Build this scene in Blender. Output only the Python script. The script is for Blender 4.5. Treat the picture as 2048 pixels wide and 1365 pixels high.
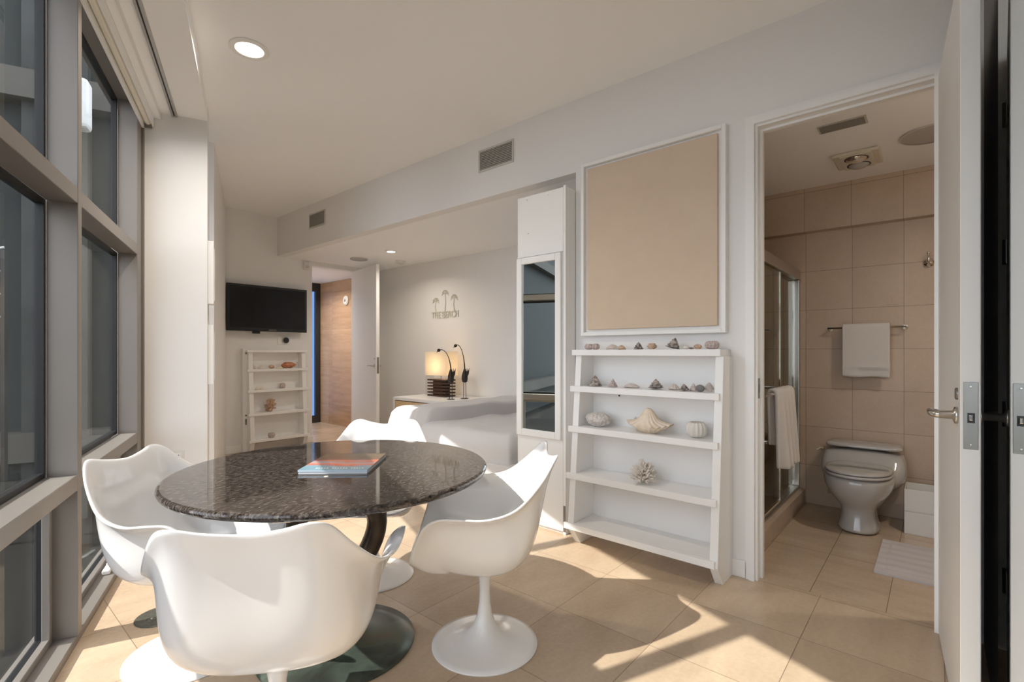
import bpy, bmesh, math, random
from mathutils import Vector, Matrix, noise as mnoise

sc = bpy.context.scene
for o in list(bpy.data.objects):
    bpy.data.objects.remove(o)
C = sc.collection
PI = math.pi
random.seed(7)

# ------------------------------------------------------------------ camera
FPX, YH, YAW, CAMH = 990.0, 704.0, 0.861, 1.20
cd = bpy.data.cameras.new('camera')
cam = bpy.data.objects.new('camera', cd)
C.objects.link(cam)
cam.location = (0, 0, CAMH)
cam.rotation_euler = (PI / 2, 0, -YAW)
cd.sensor_width = 36.0
cd.lens = 36.0 * FPX / 2048.0
cd.shift_y = (YH - 682.5) / 2048.0
cd.clip_start = 0.02
cd.clip_end = 200
sc.camera = cam

# ------------------------------------------------------------------ light and exposure
sc.view_settings.view_transform = 'Standard'
sc.view_settings.look = 'None'
sc.view_settings.gamma = 1.0
sc.view_settings.use_curve_mapping = False
sc.view_settings.exposure = 0.33

WA = 0.3766                                   # angle of the window wall from +Y
P0 = Vector((0.284, 2.427, 0.0))              # a point on the window line
D1 = Vector((math.sin(WA), math.cos(WA), 0))  # along the window wall
N1 = Vector((math.cos(WA), -math.sin(WA), 0)) # into the room

world = bpy.data.worlds.new('sky'); sc.world = world
world.use_nodes = True
wn = world.node_tree; wn.nodes.clear()
sky = wn.nodes.new('ShaderNodeTexSky')
sky.sky_type = 'HOSEK_WILKIE'
sky.turbidity = 3.0
sky.ground_albedo = 0.3
sky.sun_direction = (-0.66, 0.27, 0.70)
hsv = wn.nodes.new('ShaderNodeMixRGB'); hsv.inputs[0].default_value = 0.90
hsv.inputs[2].default_value = (0.235, 0.242, 0.262, 1)
bg = wn.nodes.new('ShaderNodeBackground'); bg.inputs[1].default_value = 11.5
wo = wn.nodes.new('ShaderNodeOutputWorld')
wn.links.new(sky.outputs[0], hsv.inputs[1])
wn.links.new(hsv.outputs[0], bg.inputs[0])
wn.links.new(bg.outputs[0], wo.inputs[0])

SUN_AZ = Vector((0.925, -0.380, 0)).normalized()
SUN_EL = math.radians(46.2)
sd = bpy.data.lights.new('sun', 'SUN'); sd.energy = 5.8; sd.angle = math.radians(0.55); sd.color = (1.0, 0.95, 0.88)
sun = bpy.data.objects.new('sun', sd); C.objects.link(sun)
sdir = Vector((SUN_AZ.x * math.cos(SUN_EL), SUN_AZ.y * math.cos(SUN_EL), -math.sin(SUN_EL)))
sun.rotation_euler = sdir.to_track_quat('-Z', 'Y').to_euler()
sun.location = (-6, 5, 8)

try:
    sc.cycles.max_bounces = 12
    sc.cycles.diffuse_bounces = 8
    sc.cycles.glossy_bounces = 5
    sc.cycles.transparent_max_bounces = 16
    sc.cycles.sample_clamp_indirect = 8
    sc.cycles.use_denoising = True
except Exception:
    pass

# ------------------------------------------------------------------ materials
def mat(name, col, rough=0.5, metal=0.0, spec=0.5, coat=0.0, bump=None, var=None, emit=None, coat_rough=0.05, sheen=0.0):
    m = bpy.data.materials.new(name); m.use_nodes = True
    nt = m.node_tree; b = nt.nodes['Principled BSDF']
    b.inputs['Base Color'].default_value = (*col, 1)
    b.inputs['Roughness'].default_value = rough
    b.inputs['Metallic'].default_value = metal
    b.inputs['Specular IOR Level'].default_value = spec
    b.inputs['Coat Weight'].default_value = coat
    b.inputs['Coat Roughness'].default_value = coat_rough
    b.inputs['Sheen Weight'].default_value = sheen
    tc = nt.nodes.new('ShaderNodeTexCoord')
    if var:                                   # (scale, amount, second colour)
        n = nt.nodes.new('ShaderNodeTexNoise'); n.inputs['Scale'].default_value = var[0]
        n.inputs['Detail'].default_value = 6
        nt.links.new(tc.outputs['Object'], n.inputs['Vector'])
        r = nt.nodes.new('ShaderNodeMapRange'); r.inputs[1].default_value = 0.38; r.inputs[2].default_value = 0.66
        r.inputs[4].default_value = var[1]
        nt.links.new(n.outputs[0], r.inputs[0])
        x = nt.nodes.new('ShaderNodeMixRGB')
        x.inputs[1].default_value = (*col, 1); x.inputs[2].default_value = (*var[2], 1)
        nt.links.new(r.outputs[0], x.inputs[0]); nt.links.new(x.outputs[0], b.inputs['Base Color'])
    if bump:                                  # (scale, strength, distance)
        n = nt.nodes.new('ShaderNodeTexNoise'); n.inputs['Scale'].default_value = bump[0]; n.inputs['Detail'].default_value = 4
        nt.links.new(tc.outputs['Object'], n.inputs['Vector'])
        bp = nt.nodes.new('ShaderNodeBump'); bp.inputs['Strength'].default_value = bump[1]; bp.inputs['Distance'].default_value = bump[2]
        nt.links.new(n.outputs[0], bp.inputs['Height']); nt.links.new(bp.outputs[0], b.inputs['Normal'])
    if emit:
        b.inputs['Emission Color'].default_value = (*emit[0], 1); b.inputs['Emission Strength'].default_value = emit[1]
    return m

def math_node(nt, op, a, b=None, c=None):
    n = nt.nodes.new('ShaderNodeMath'); n.operation = op
    for i, v in enumerate((a, b, c)):
        if v is None: continue
        if isinstance(v, (int, float)): n.inputs[i].default_value = v
        else: nt.links.new(v, n.inputs[i])
    return n.outputs[0]

def tile_mat(name, colA, colB, grout, ax, off, size, rough, grain=(2.0, 9.0, 9.0), w=0.0016, coat=0.0, fade=0.6, spec=0.5, tilevar=0.5):
    """stone tiles: ax = the two world axes of the grid"""
    m = bpy.data.materials.new(name); m.use_nodes = True
    nt = m.node_tree; b = nt.nodes['Principled BSDF']
    g = nt.nodes.new('ShaderNodeNewGeometry'); s = nt.nodes.new('ShaderNodeSeparateXYZ')
    nt.links.new(g.outputs['Position'], s.inputs[0])
    masks = []; cells = []
    for k in range(2):
        v = math_node(nt, 'DIVIDE', math_node(nt, 'SUBTRACT', s.outputs[ax[k]], off[k]), size[k])
        fr = math_node(nt, 'FRACT', math_node(nt, 'ADD', v, 100.0))
        e = math_node(nt, 'MINIMUM', fr, math_node(nt, 'SUBTRACT', 1.0, fr))
        masks.append(math_node(nt, 'LESS_THAN', e, w / size[k]))
        cells.append(math_node(nt, 'FLOOR', v))
    mk = math_node(nt, 'MAXIMUM', masks[0], masks[1])
    cb = nt.nodes.new('ShaderNodeCombineXYZ')
    nt.links.new(cells[0], cb.inputs[0]); nt.links.new(cells[1], cb.inputs[1])
    wnn = nt.nodes.new('ShaderNodeTexWhiteNoise'); wnn.noise_dimensions = '3D'; nt.links.new(cb.outputs[0], wnn.inputs['Vector'])
    mp = nt.nodes.new('ShaderNodeMapping'); mp.inputs['Scale'].default_value = grain
    nt.links.new(g.outputs['Position'], mp.inputs['Vector'])
    ad = nt.nodes.new('ShaderNodeVectorMath'); ad.operation = 'ADD'
    nt.links.new(mp.outputs[0], ad.inputs[0]); nt.links.new(wnn.outputs['Color'], ad.inputs[1])
    n1 = nt.nodes.new('ShaderNodeTexNoise'); n1.inputs['Scale'].default_value = 1.0; n1.inputs['Detail'].default_value = 8; n1.inputs['Roughness'].default_value = 0.62
    nt.links.new(ad.outputs[0], n1.inputs['Vector'])
    n2 = nt.nodes.new('ShaderNodeTexNoise'); n2.inputs['Scale'].default_value = 55; n2.inputs['Detail'].default_value = 4
    nt.links.new(g.outputs['Position'], n2.inputs['Vector'])
    f1 = nt.nodes.new('ShaderNodeMapRange'); f1.inputs[1].default_value = 0.35; f1.inputs[2].default_value = 0.68
    nt.links.new(n1.outputs[0], f1.inputs[0])
    mix = math_node(nt, 'ADD', math_node(nt, 'MULTIPLY', f1.outputs[0], 0.55), math_node(nt, 'MULTIPLY', wnn.outputs['Value'], tilevar))
    mix = math_node(nt, 'ADD', mix, math_node(nt, 'MULTIPLY', math_node(nt, 'SUBTRACT', n2.outputs[0], 0.5), 0.7))
    x = nt.nodes.new('ShaderNodeMixRGB'); x.inputs[1].default_value = (*colA, 1); x.inputs[2].default_value = (*colB, 1); x.use_clamp = True
    nt.links.new(mix, x.inputs[0])
    y = nt.nodes.new('ShaderNodeMixRGB'); y.inputs[2].default_value = (*grout, 1)
    nt.links.new(math_node(nt, 'MULTIPLY', mk, fade), y.inputs[0]); nt.links.new(x.outputs[0], y.inputs[1])
    nt.links.new(y.outputs[0], b.inputs['Base Color'])
    rr = nt.nodes.new('ShaderNodeMapRange'); rr.inputs[3].default_value = rough; rr.inputs[4].default_value = rough + 0.12
    nt.links.new(n1.outputs[0], rr.inputs[0]); nt.links.new(rr.outputs[0], b.inputs['Roughness'])
    b.inputs['Coat Weight'].default_value = coat
    b.inputs['Specular IOR Level'].default_value = spec
    bp = nt.nodes.new('ShaderNodeBump'); bp.inputs['Strength'].default_value = 0.25; bp.inputs['Distance'].default_value = 0.001; bp.invert = True
    nt.links.new(mk, bp.inputs['Height']); nt.links.new(bp.outputs[0], b.inputs['Normal'])
    return m

def glass_mat(name, tint=(0.9, 0.95, 0.93), ior=1.5, rough=0.0, gain=1.0):
    m = bpy.data.materials.new(name); m.use_nodes = True
    nt = m.node_tree; nt.nodes.clear()
    out = nt.nodes.new('ShaderNodeOutputMaterial')
    t = nt.nodes.new('ShaderNodeBsdfTransparent'); t.inputs[0].default_value = (*tint, 1)
    g = nt.nodes.new('ShaderNodeBsdfGlossy'); g.inputs['Roughness'].default_value = rough; g.inputs[0].default_value = (0.95, 1, 0.98, 1)
    f = nt.nodes.new('ShaderNodeLayerWeight'); f.inputs[0].default_value = 0.5
    x = nt.nodes.new('ShaderNodeMixShader')
    r0 = ((ior-1)/(ior+1))**2
    sch = math_node(nt, 'ADD', math_node(nt, 'MULTIPLY', math_node(nt, 'POWER', f.outputs['Facing'], 5.0), 1-r0), r0)
    nt.links.new(math_node(nt, 'MULTIPLY', sch, gain), x.inputs[0])
    nt.links.new(t.outputs[0], x.inputs[1]); nt.links.new(g.outputs[0], x.inputs[2]); nt.links.new(x.outputs[0], out.inputs[0])
    return m

M = {}
M['wall'] = mat('painted_plaster', (0.81, 0.80, 0.785), 0.6, spec=0.3, bump=(90, 0.05, 0.001))
M['ceiling'] = mat('ceiling_paint', (0.92, 0.925, 0.93), 0.75, spec=0.2)
M['trim'] = mat('satin_white_paint', (0.85, 0.845, 0.83), 0.35, spec=0.45)
M['door'] = mat('door_paint', (0.84, 0.83, 0.81), 0.4, bump=(140, 0.08, 0.001))
M['shelf'] = mat('white_painted_wood', (0.85, 0.845, 0.835), 0.38, bump=(60, 0.06, 0.001))
M['shell'] = mat('white_fibreglass', (0.85, 0.845, 0.84), 0.22, spec=0.5, coat=0.5, coat_rough=0.08)
M['floor'] = tile_mat('limestone_floor', (0.63, 0.495, 0.355), (0.44, 0.325, 0.22), (0.16, 0.11, 0.07), (0, 1), (0.53, 0.436), (0.457, 0.457), 0.24, grain=(2.2, 6.0, 6.0), w=0.0015, fade=0.75, tilevar=0.55)
M['bathfloor'] = tile_mat('bathroom_floor_stone', (0.60, 0.475, 0.35), (0.46, 0.35, 0.25), (0.11, 0.08, 0.055), (0, 1), (2.843, 0.179), (0.61, 0.305), 0.16, grain=(9.0, 2.0, 6.0), w=0.0016, fade=0.75, tilevar=0.35)
M['bathwall'] = tile_mat('bathroom_wall_stone', (0.58, 0.465, 0.36), (0.48, 0.375, 0.28), (0.22, 0.15, 0.10), (1, 2), (0.18, 0.002), (0.305, 0.305), 0.4, grain=(4, 4, 4), w=0.0016, fade=0.8, tilevar=0.3)
M['bathwallx'] = tile_mat('bathroom_side_wall_stone', (0.58, 0.465, 0.36), (0.48, 0.375, 0.28), (0.22, 0.15, 0.10), (0, 2), (4.5, 0.002), (0.457, 0.305), 0.4, grain=(4, 4, 4), w=0.0016, fade=0.8, tilevar=0.3)
M['travertine'] = tile_mat('travertine_panels', (0.64, 0.43, 0.26), (0.40, 0.24, 0.13), (0.22, 0.13, 0.07), (1, 2), (0.15, 0.33), (0.62, 0.62), 0.35, grain=(1.5, 1.5, 14.0), w=0.0015, fade=0.5, tilevar=0.4)
M['alu'] = mat('anodised_window_aluminium', (0.255, 0.232, 0.210), 0.42, metal=0.3, spec=0.4, var=(3, 0.25, (0.22, 0.20, 0.18)))
M['gasket'] = mat('black_gasket', (0.012, 0.012, 0.013), 0.5)
M['track'] = mat('grey_track_metal', (0.42, 0.41, 0.39), 0.4, metal=0.6)
M['blind'] = mat('cream_blind_fabric', (0.74, 0.71, 0.61), 0.55)
M['chrome'] = mat('polished_chrome', (0.82, 0.80, 0.77), 0.08, metal=1.0)
M['nickel'] = mat('brushed_nickel', (0.55, 0.53, 0.49), 0.28, metal=1.0)
M['steel'] = mat('dark_latch_steel', (0.30, 0.29, 0.27), 0.35, metal=1.0)
M['black'] = mat('black_plastic', (0.010, 0.010, 0.011), 0.3)
M['screen'] = mat('dark_screen', (0.008, 0.008, 0.009), 0.12, spec=0.35)
M['dark'] = mat('dark_recess', (0.045, 0.042, 0.040), 0.6)
M['mirror'] = mat('mirror_silver', (0.80, 0.85, 0.83), 0.01, metal=1.0)
M['glass'] = glass_mat('window_glass', (0.90, 0.91, 0.91), 1.45, gain=0.4)
M['showerglass'] = glass_mat('bronze_shower_glass', (0.62, 0.56, 0.47), 1.5)
M['clear'] = glass_mat('clear_glass', (0.93, 0.94, 0.93), 1.3)
M['skytintglass'] = glass_mat('sky_tinted_glass', (0.27, 0.35, 0.47), 1.3)  # tint puts the blue of the sky outside into the hall pane
M['porcelain'] = mat('grey_porcelain', (0.47, 0.46, 0.44), 0.08, spec=0.6, coat=0.6)
M['towel'] = mat('white_terry', (0.74, 0.71, 0.68), 0.95, bump=(700, 0.7, 0.003), sheen=0.4)
M['matfab'] = mat('grey_lilac_cotton', (0.62, 0.58, 0.57), 0.95, bump=(420, 0.8, 0.003), sheen=0.3)
M['linen'] = mat('tan_linen', (0.66, 0.53, 0.40), 0.85, bump=(420, 0.35, 0.001), var=(9, 0.35, (0.61, 0.48, 0.35)))
M['bedding'] = mat('pale_grey_bedding', (0.60, 0.585, 0.58), 0.8, bump=(7, 0.35, 0.02), sheen=0.2)
M['duvet'] = mat('grey_duvet_cotton', (0.56, 0.545, 0.54), 0.8, bump=(5, 0.35, 0.02), sheen=0.2)
M['bronze'] = mat('dark_bronze', (0.035, 0.026, 0.020), 0.33, metal=0.65, var=(14, 0.6, (0.07, 0.05, 0.035)))
M['raffia'] = mat('woven_raffia', (0.72, 0.53, 0.30), 0.8, bump=(160, 0.5, 0.002), var=(60, 0.5, (0.60, 0.42, 0.22)))
M['darkwood'] = mat('dark_walnut', (0.055, 0.025, 0.014), 0.35, var=(25, 0.6, (0.10, 0.045, 0.025)))
M['shade'] = mat('lamp_shade_paper', (0.80, 0.68, 0.52), 0.8)
M['figure'] = mat('dark_iron', (0.045, 0.038, 0.032), 0.5, metal=0.5)
M['plastic'] = mat('white_plastic', (0.74, 0.73, 0.70), 0.35)
M['creamplastic'] = mat('cream_plastic', (0.66, 0.62, 0.52), 0.4)
M['vent'] = mat('grey_vent_slats', (0.32, 0.31, 0.28), 0.5, metal=0.2)
M['ventframe'] = mat('pale_vent_frame', (0.56, 0.545, 0.51), 0.45)
M['slot'] = mat('linear_diffuser_lens', (0.42, 0.40, 0.40), 0.5)
M['spk'] = mat('speaker_grille', (0.50, 0.485, 0.46), 0.7, bump=(900, 0.5, 0.001))
M['sign'] = mat('sage_painted_metal', (0.60, 0.58, 0.50), 0.5)
M['coral'] = mat('white_coral', (0.74, 0.68, 0.62), 0.85, bump=(200, 0.4, 0.002))
M['urchin'] = mat('pinkish_urchin', (0.62, 0.52, 0.49), 0.7, bump=(260, 0.8, 0.004), var=(120, 0.7, (0.36, 0.26, 0.24)))
M['whiteurchin'] = mat('white_urchin', (0.72, 0.68, 0.62), 0.7, bump=(180, 0.4, 0.002))
M['brain'] = mat('pitted_coral_stone', (0.70, 0.66, 0.62), 0.9, bump=(90, 0.9, 0.008), var=(70, 0.8, (0.40, 0.36, 0.33)))
M['darkshell'] = mat('dark_turban_shell', (0.11, 0.085, 0.07), 0.4, bump=(120, 0.7, 0.003), var=(48, 1.0, (0.62, 0.55, 0.50)))
M['tanshell'] = mat('tan_shell', (0.66, 0.47, 0.33), 0.5, var=(40, 0.8, (0.34, 0.20, 0.13)))
M['conch'] = mat('cream_conch', (0.80, 0.70, 0.57), 0.55, var=(30, 0.5, (0.66, 0.50, 0.35)))
M['paleshell'] = mat('pale_shell', (0.66, 0.58, 0.53), 0.5, var=(40, 0.6, (0.42, 0.34, 0.30)))
M['orangeshell'] = mat('orange_brown_shell', (0.62, 0.25, 0.12), 0.35, var=(35, 0.8, (0.28, 0.09, 0.04)))
M['stone'] = mat('grey_pebble', (0.22, 0.21, 0.20), 0.8, bump=(90, 0.6, 0.003))
M['brass'] = mat('patinated_floor_brass', (0.13, 0.13, 0.11), 0.45, metal=0.7, var=(60, 0.7, (0.20, 0.20, 0.16)))
M['paper'] = mat('book_pages', (0.62, 0.62, 0.62), 0.7)
M['spine'] = mat('pale_blue_spine', (0.46, 0.56, 0.66), 0.35)
M['lens'] = mat('lit_lamp_lens', (1, 1, 1), 0.4, emit=((1.0, 0.90, 0.76), 6.0))
M['frostbulb'] = mat('frosted_bulb', (0.46, 0.45, 0.44), 0.25, spec=0.6)
M['facade'] = mat('charcoal_facade_panel', (0.045, 0.050, 0.049), 0.5, spec=0.02)
M['facade2'] = mat('grey_facade_panel', (0.070, 0.074, 0.072), 0.45, spec=0.02, var=(1.5, 0.5, (0.018, 0.019, 0.018)))
M['facadeband'] = mat('beige_facade_band', (0.10, 0.095, 0.085), 0.5, spec=0.02)
M['facadewhite'] = mat('pale_facade_box', (0.55, 0.56, 0.55), 0.5)
M['ground'] = mat('outdoor_paving', (0.018, 0.018, 0.018), 0.8, spec=0.02)
M['doorpane'] = mat('dark_facade_glass', (0.012, 0.015, 0.015), 0.45, spec=0.12)

# granite
def granite():
    m = mat('black_pearl_granite', (0.04, 0.032, 0.027), 0.05, spec=0.5)
    nt = m.node_tree; b = nt.nodes['Principled BSDF']
    g = nt.nodes.new('ShaderNodeNewGeometry')
    mp = nt.nodes.new('ShaderNodeMapping'); mp.inputs['Rotation'].default_value = (0, 0, -0.86); mp.inputs['Scale'].default_value = (0.6, 1.7, 1)
    nt.links.new(g.outputs['Position'], mp.inputs[0])
    n = nt.nodes.new('ShaderNodeTexNoise'); n.inputs['Scale'].default_value = 85; n.inputs['Detail'].default_value = 7; n.inputs['Roughness'].default_value = 0.7
    v = nt.nodes.new('ShaderNodeTexVoronoi'); v.inputs['Scale'].default_value = 95
    nt.links.new(mp.outputs[0], n.inputs[0]); nt.links.new(mp.outputs[0], v.inputs[0])
    r = nt.nodes.new('ShaderNodeValToRGB'); e = r.color_ramp.elements
    e[0].position = 0.40; e[0].color = (0.014, 0.010, 0.009, 1)
    e[1].position = 0.66; e[1].color = (0.17, 0.145, 0.125, 1)
    e2 = e.new(0.53); e2.color = (0.062, 0.050, 0.042, 1)
    nt.links.new(n.outputs[0], r.inputs[0])
    lt = nt.nodes.new('ShaderNodeMapRange'); lt.inputs[1].default_value = 0.10; lt.inputs[2].default_value = 0.05
    nt.links.new(v.outputs['Distance'], lt.inputs[0])
    x = nt.nodes.new('ShaderNodeMixRGB'); x.inputs[2].default_value = (0.34, 0.30, 0.26, 1)
    nt.links.new(math_node(nt, 'MULTIPLY', lt.outputs[0], 0.45), x.inputs[0]); nt.links.new(r.outputs[0], x.inputs[1])
    nt.links.new(x.outputs[0], b.inputs['Base Color'])
    return m
M['granite'] = granite()

def patina():
    m = mat('verdigris_bronze', (0.06, 0.07, 0.06), 0.28, metal=0.35, spec=0.5)
    nt = m.node_tree; b = nt.nodes['Principled BSDF']; g = nt.nodes.new('ShaderNodeNewGeometry')
    n = nt.nodes.new('ShaderNodeTexNoise'); n.inputs['Scale'].default_value = 5.5; n.inputs['Detail'].default_value = 8; n.inputs['Distortion'].default_value = 0.6
    nt.links.new(g.outputs['Position'], n.inputs[0])
    r = nt.nodes.new('ShaderNodeValToRGB'); e = r.color_ramp.elements
    e[0].position = 0.30; e[0].color = (0.030, 0.030, 0.026, 1)
    e[1].position = 0.75; e[1].color = (0.16, 0.085, 0.05, 1)
    for p, c in ((0.45, (0.060, 0.072, 0.058, 1)), (0.56, (0.095, 0.125, 0.100, 1)), (0.66, (0.12, 0.115, 0.085, 1))):
        k = e.new(p); k.color = c
    nt.links.new(n.outputs[0], r.inputs[0]); nt.links.new(r.outputs[0], b.inputs['Base Color'])
    return m
M['patina'] = patina()

# ------------------------------------------------------------------ geometry helpers
def new_bm(): return bmesh.new()

def link(name, bm, m, parent=None, smooth=False, loc=None, mods=None, autos=None):
    me = bpy.data.meshes.new(name)
    bmesh.ops.recalc_face_normals(bm, faces=bm.faces[:])
    bm.to_mesh(me); bm.free()
    if isinstance(m, (list, tuple)):
        for q in m: me.materials.append(M[q])
    else:
        me.materials.append(M[m])
    if smooth:
        for p in me.polygons: p.use_smooth = True
    o = bpy.data.objects.new(name, me); C.objects.link(o)
    if parent is not None: o.parent = parent
    if loc is not None: o.location = loc
    for k in (mods or []):
        if k[0] == 'bevel':
            b = o.modifiers.new('bevel', 'BEVEL'); b.width = k[1]; b.segments = k[2] if len(k) > 2 else 2; b.limit_method = 'ANGLE'; b.angle_limit = 0.6
        elif k[0] == 'sub':
            b = o.modifiers.new('sub', 'SUBSURF'); b.levels = k[1]; b.render_levels = k[1]
        elif k[0] == 'solid':
            b = o.modifiers.new('solid', 'SOLIDIFY'); b.thickness = k[1]; b.offset = k[2]
    return o

def box(bm, a, b, mtx=None):
    x0, y0, z0 = a; x1, y1, z1 = b
    vs = [bm.verts.new(p) for p in ((x0,y0,z0),(x1,y0,z0),(x1,y1,z0),(x0,y1,z0),(x0,y0,z1),(x1,y0,z1),(x1,y1,z1),(x0,y1,z1))]
    for f in ((0,3,2,1),(4,5,6,7),(0,1,5,4),(1,2,6,5),(2,3,7,6),(3,0,4,7)):
        bm.faces.new([vs[i] for i in f])
    if mtx is not None:
        for v in vs: v.co = mtx @ v.co
    return vs

def Wp(s, o, z): return P0 + D1 * s + N1 * o + Vector((0, 0, z))
WM = Matrix((( D1.x, N1.x, 0, P0.x), (D1.y, N1.y, 0, P0.y), (0, 0, 1, 0), (0, 0, 0, 1)))   # (s, o, z) -> world

def wbox(bm, a, b): return box(bm, a, b, WM)

def prism(bm, pts, z0, z1, mtx=None):
    lo = [bm.verts.new((p[0], p[1], z0)) for p in pts]; hi = [bm.verts.new((p[0], p[1], z1)) for p in pts]
    n = len(pts)
    bm.faces.new(lo[::-1]); bm.faces.new(hi)
    for i in range(n):
        bm.faces.new((lo[i], lo[(i+1) % n], hi[(i+1) % n], hi[i]))
    if mtx is not None:
        for v in lo + hi: v.co = mtx @ v.co
    return lo + hi

def lathe(bm, prof, n=48, mtx=None, cap=True):
    rings = []
    for r, z in prof:
        if r < 1e-6: rings.append([bm.verts.new((0, 0, z))])
        else: rings.append([bm.verts.new((r*math.cos(2*PI*i/n), r*math.sin(2*PI*i/n), z)) for i in range(n)])
    for a, b in zip(rings, rings[1:]):
        for i in range(n):
            j = (i+1) % n
            if len(a) == 1 and len(b) == 1: continue
            if len(a) == 1: bm.faces.new((a[0], b[j], b[i]))
            elif len(b) == 1: bm.faces.new((a[i], a[j], b[0]))
            else: bm.faces.new((a[i], a[j], b[j], b[i]))
    if cap:
        if len(rings[0]) > 1: bm.faces.new(rings[0][::-1])
        if len(rings[-1]) > 1: bm.faces.new(rings[-1])
    if mtx is not None:
        for rg in rings:
            for v in rg: v.co = mtx @ v.co

def tube(bm, pts, rad, n=10, mtx=None):
    pts = [Vector(p) for p in pts]
    rads = rad if isinstance(rad, (list, tuple)) else [rad]*len(pts)
    up = Vector((0, 0, 1)); rings = []
    prev = None
    for i, p in enumerate(pts):
        t = (pts[min(i+1, len(pts)-1)] - pts[max(i-1, 0)]).normalized()
        if prev is None:
            a = up if abs(t.z) < 0.9 else Vector((1, 0, 0))
            u = t.cross(a).normalized()
        else:
            u = (prev - t*prev.dot(t)).normalized()
        prev = u; v = t.cross(u)
        rings.append([bm.verts.new(p + (u*math.cos(2*PI*k/n) + v*math.sin(2*PI*k/n))*rads[i]) for k in range(n)])
    for a, b in zip(rings, rings[1:]):
        for k in range(n):
            j = (k+1) % n; bm.faces.new((a[k], a[j], b[j], b[k]))
    bm.faces.new(rings[0][::-1]); bm.faces.new(rings[-1])
    if mtx is not None:
        for rg in rings:
            for v in rg: v.co = mtx @ v.co

def empty(name, loc, rz=0.0, label=None, cat=None, group=None):
    o = bpy.data.objects.new(name, None); C.objects.link(o); o.empty_display_size = 0.1
    o.location = loc; o.rotation_euler = (0, 0, rz)
    tag(o, label, cat, group)
    return o

def tag(o, label=None, cat=None, group=None, kind=None):
    if label: o['label'] = label
    if cat: o['category'] = cat
    if group: o['group'] = group
    if kind: o['kind'] = kind
    return o

def struct(name, bm, m, **k):
    o = link(name, bm, m, **k); o['kind'] = 'structure'
    return o

def T(x, y, z): return Matrix.Translation((x, y, z))
def RX(a): return Matrix.Rotation(a, 4, 'X')
def RY(a): return Matrix.Rotation(a, 4, 'Y')
def RZ(a): return Matrix.Rotation(a, 4, 'Z')

# ================================================================== SETTING
XW, TW, YTV, ZC, ZS = 2.80, 0.10, 6.30, 2.89, 2.405
XA = 4.30                 # alcove back wall
XB = 4.50                 # bathroom back wall
# ---- floors
bm = new_bm(); prism(bm, [Wp(-4.2, -0.155, 0)[:2], (2.843, -1.6), (2.843, 6.38), Wp(4.2, -0.155, 0)[:2]], -0.12, 0); box(bm, (2.843, 1.84, -0.12), (4.4, 8.4, 0))
fl = struct('floor', bm, 'floor')
bm = new_bm(); box(bm, (2.843, -1.0, -0.12), (4.6, 1.84, 0)); struct('floor', bm, 'bathfloor')
# ---- ceilings
bm = new_bm(); prism(bm, [Wp(-4.2, 0.33, 0)[:2], Wp(1.61, 0.33, 0)[:2], (2.03, 6.3), (2.80, 6.3), (2.80, -0.2), (2.80, -3.0), (-1.4, -3.0)], ZC, ZC+0.1)
struct('ceiling', bm, 'ceiling')
bm = new_bm(); wbox(bm, (-4.2, -0.14, 2.78), (1.61, 0.361, 3.0)); struct('trim_1', bm, 'ceiling')       # lower strip along the window
bm = new_bm(); box(bm, (2.90, 1.84, ZS), (XA, YTV, ZS+0.1)); struct('ceiling', bm, 'ceiling')               # alcove
bm = new_bm(); box(bm, (3.0, YTV+0.1, 2.36), (XA+0.1, 8.1, 2.46)); struct('ceiling', bm, 'ceiling')         # hall
bm = new_bm(); box(bm, (2.9, -1.0, 2.475), (4.6, 1.84, 2.56)); struct('ceiling', bm, 'ceiling')             # bathroom
# ---- right wall with soffit and door opening
bm = new_bm()
YO0, YO1, ZD = 0.0, 0.735, 2.40
box(bm, (XW, -0.13, 0), (XW+TW, YO0-0.02, ZC))
box(bm, (XW, YO0-0.02, ZD), (XW+TW, YO1, ZC))
box(bm, (XW, YO1, 0), (XW+TW, 1.84, ZC))
box(bm, (XW, 1.84, ZS), (XW+TW, YTV, ZC))
struct('wall_right', bm, 'wall')
# ---- TV wall
bm = new_bm(); box(bm, (1.9, YTV, 0), (3.256, YTV+0.1, 3.0)); box(bm, (3.256, YTV, 2.345), (XA, YTV+0.1, 3.0)); box(bm, (3.90, YTV, 0), (XA, YTV+0.1, 2.345))
struct('wall_back', bm, 'wall')
# ---- column and inner wall beside the window
SA, SB = 1.77, 2.30
bm = new_bm()
for sa, sb_ in ((1.61, SA), (SB, 4.25)): prism(bm, [Wp(sa, -0.16, 0)[:2], Wp(sa, 0.361, 0)[:2], Wp(sb_, 0.361, 0)[:2], Wp(sb_, -0.16, 0)[:2]], 0, 3.0)
wbox(bm, (SA, -0.16, 2.90), (SB, 0.0, 3.0)); wbox(bm, (SA, 0.0, 2.90), (SB, 0.361, 3.0))
struct('wall_left', bm, 'wall')
# ---- alcove walls
bm = new_bm(); box(bm, (XA, 1.74, 0), (XA+0.1, YTV+0.1, 2.5)); struct('wall_alcove', bm, 'wall')
bm = new_bm(); box(bm, (XW+TW, 1.76, 0), (XB+0.1, 1.84, 2.56)); struct('wall_partition', bm, 'wall')
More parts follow.
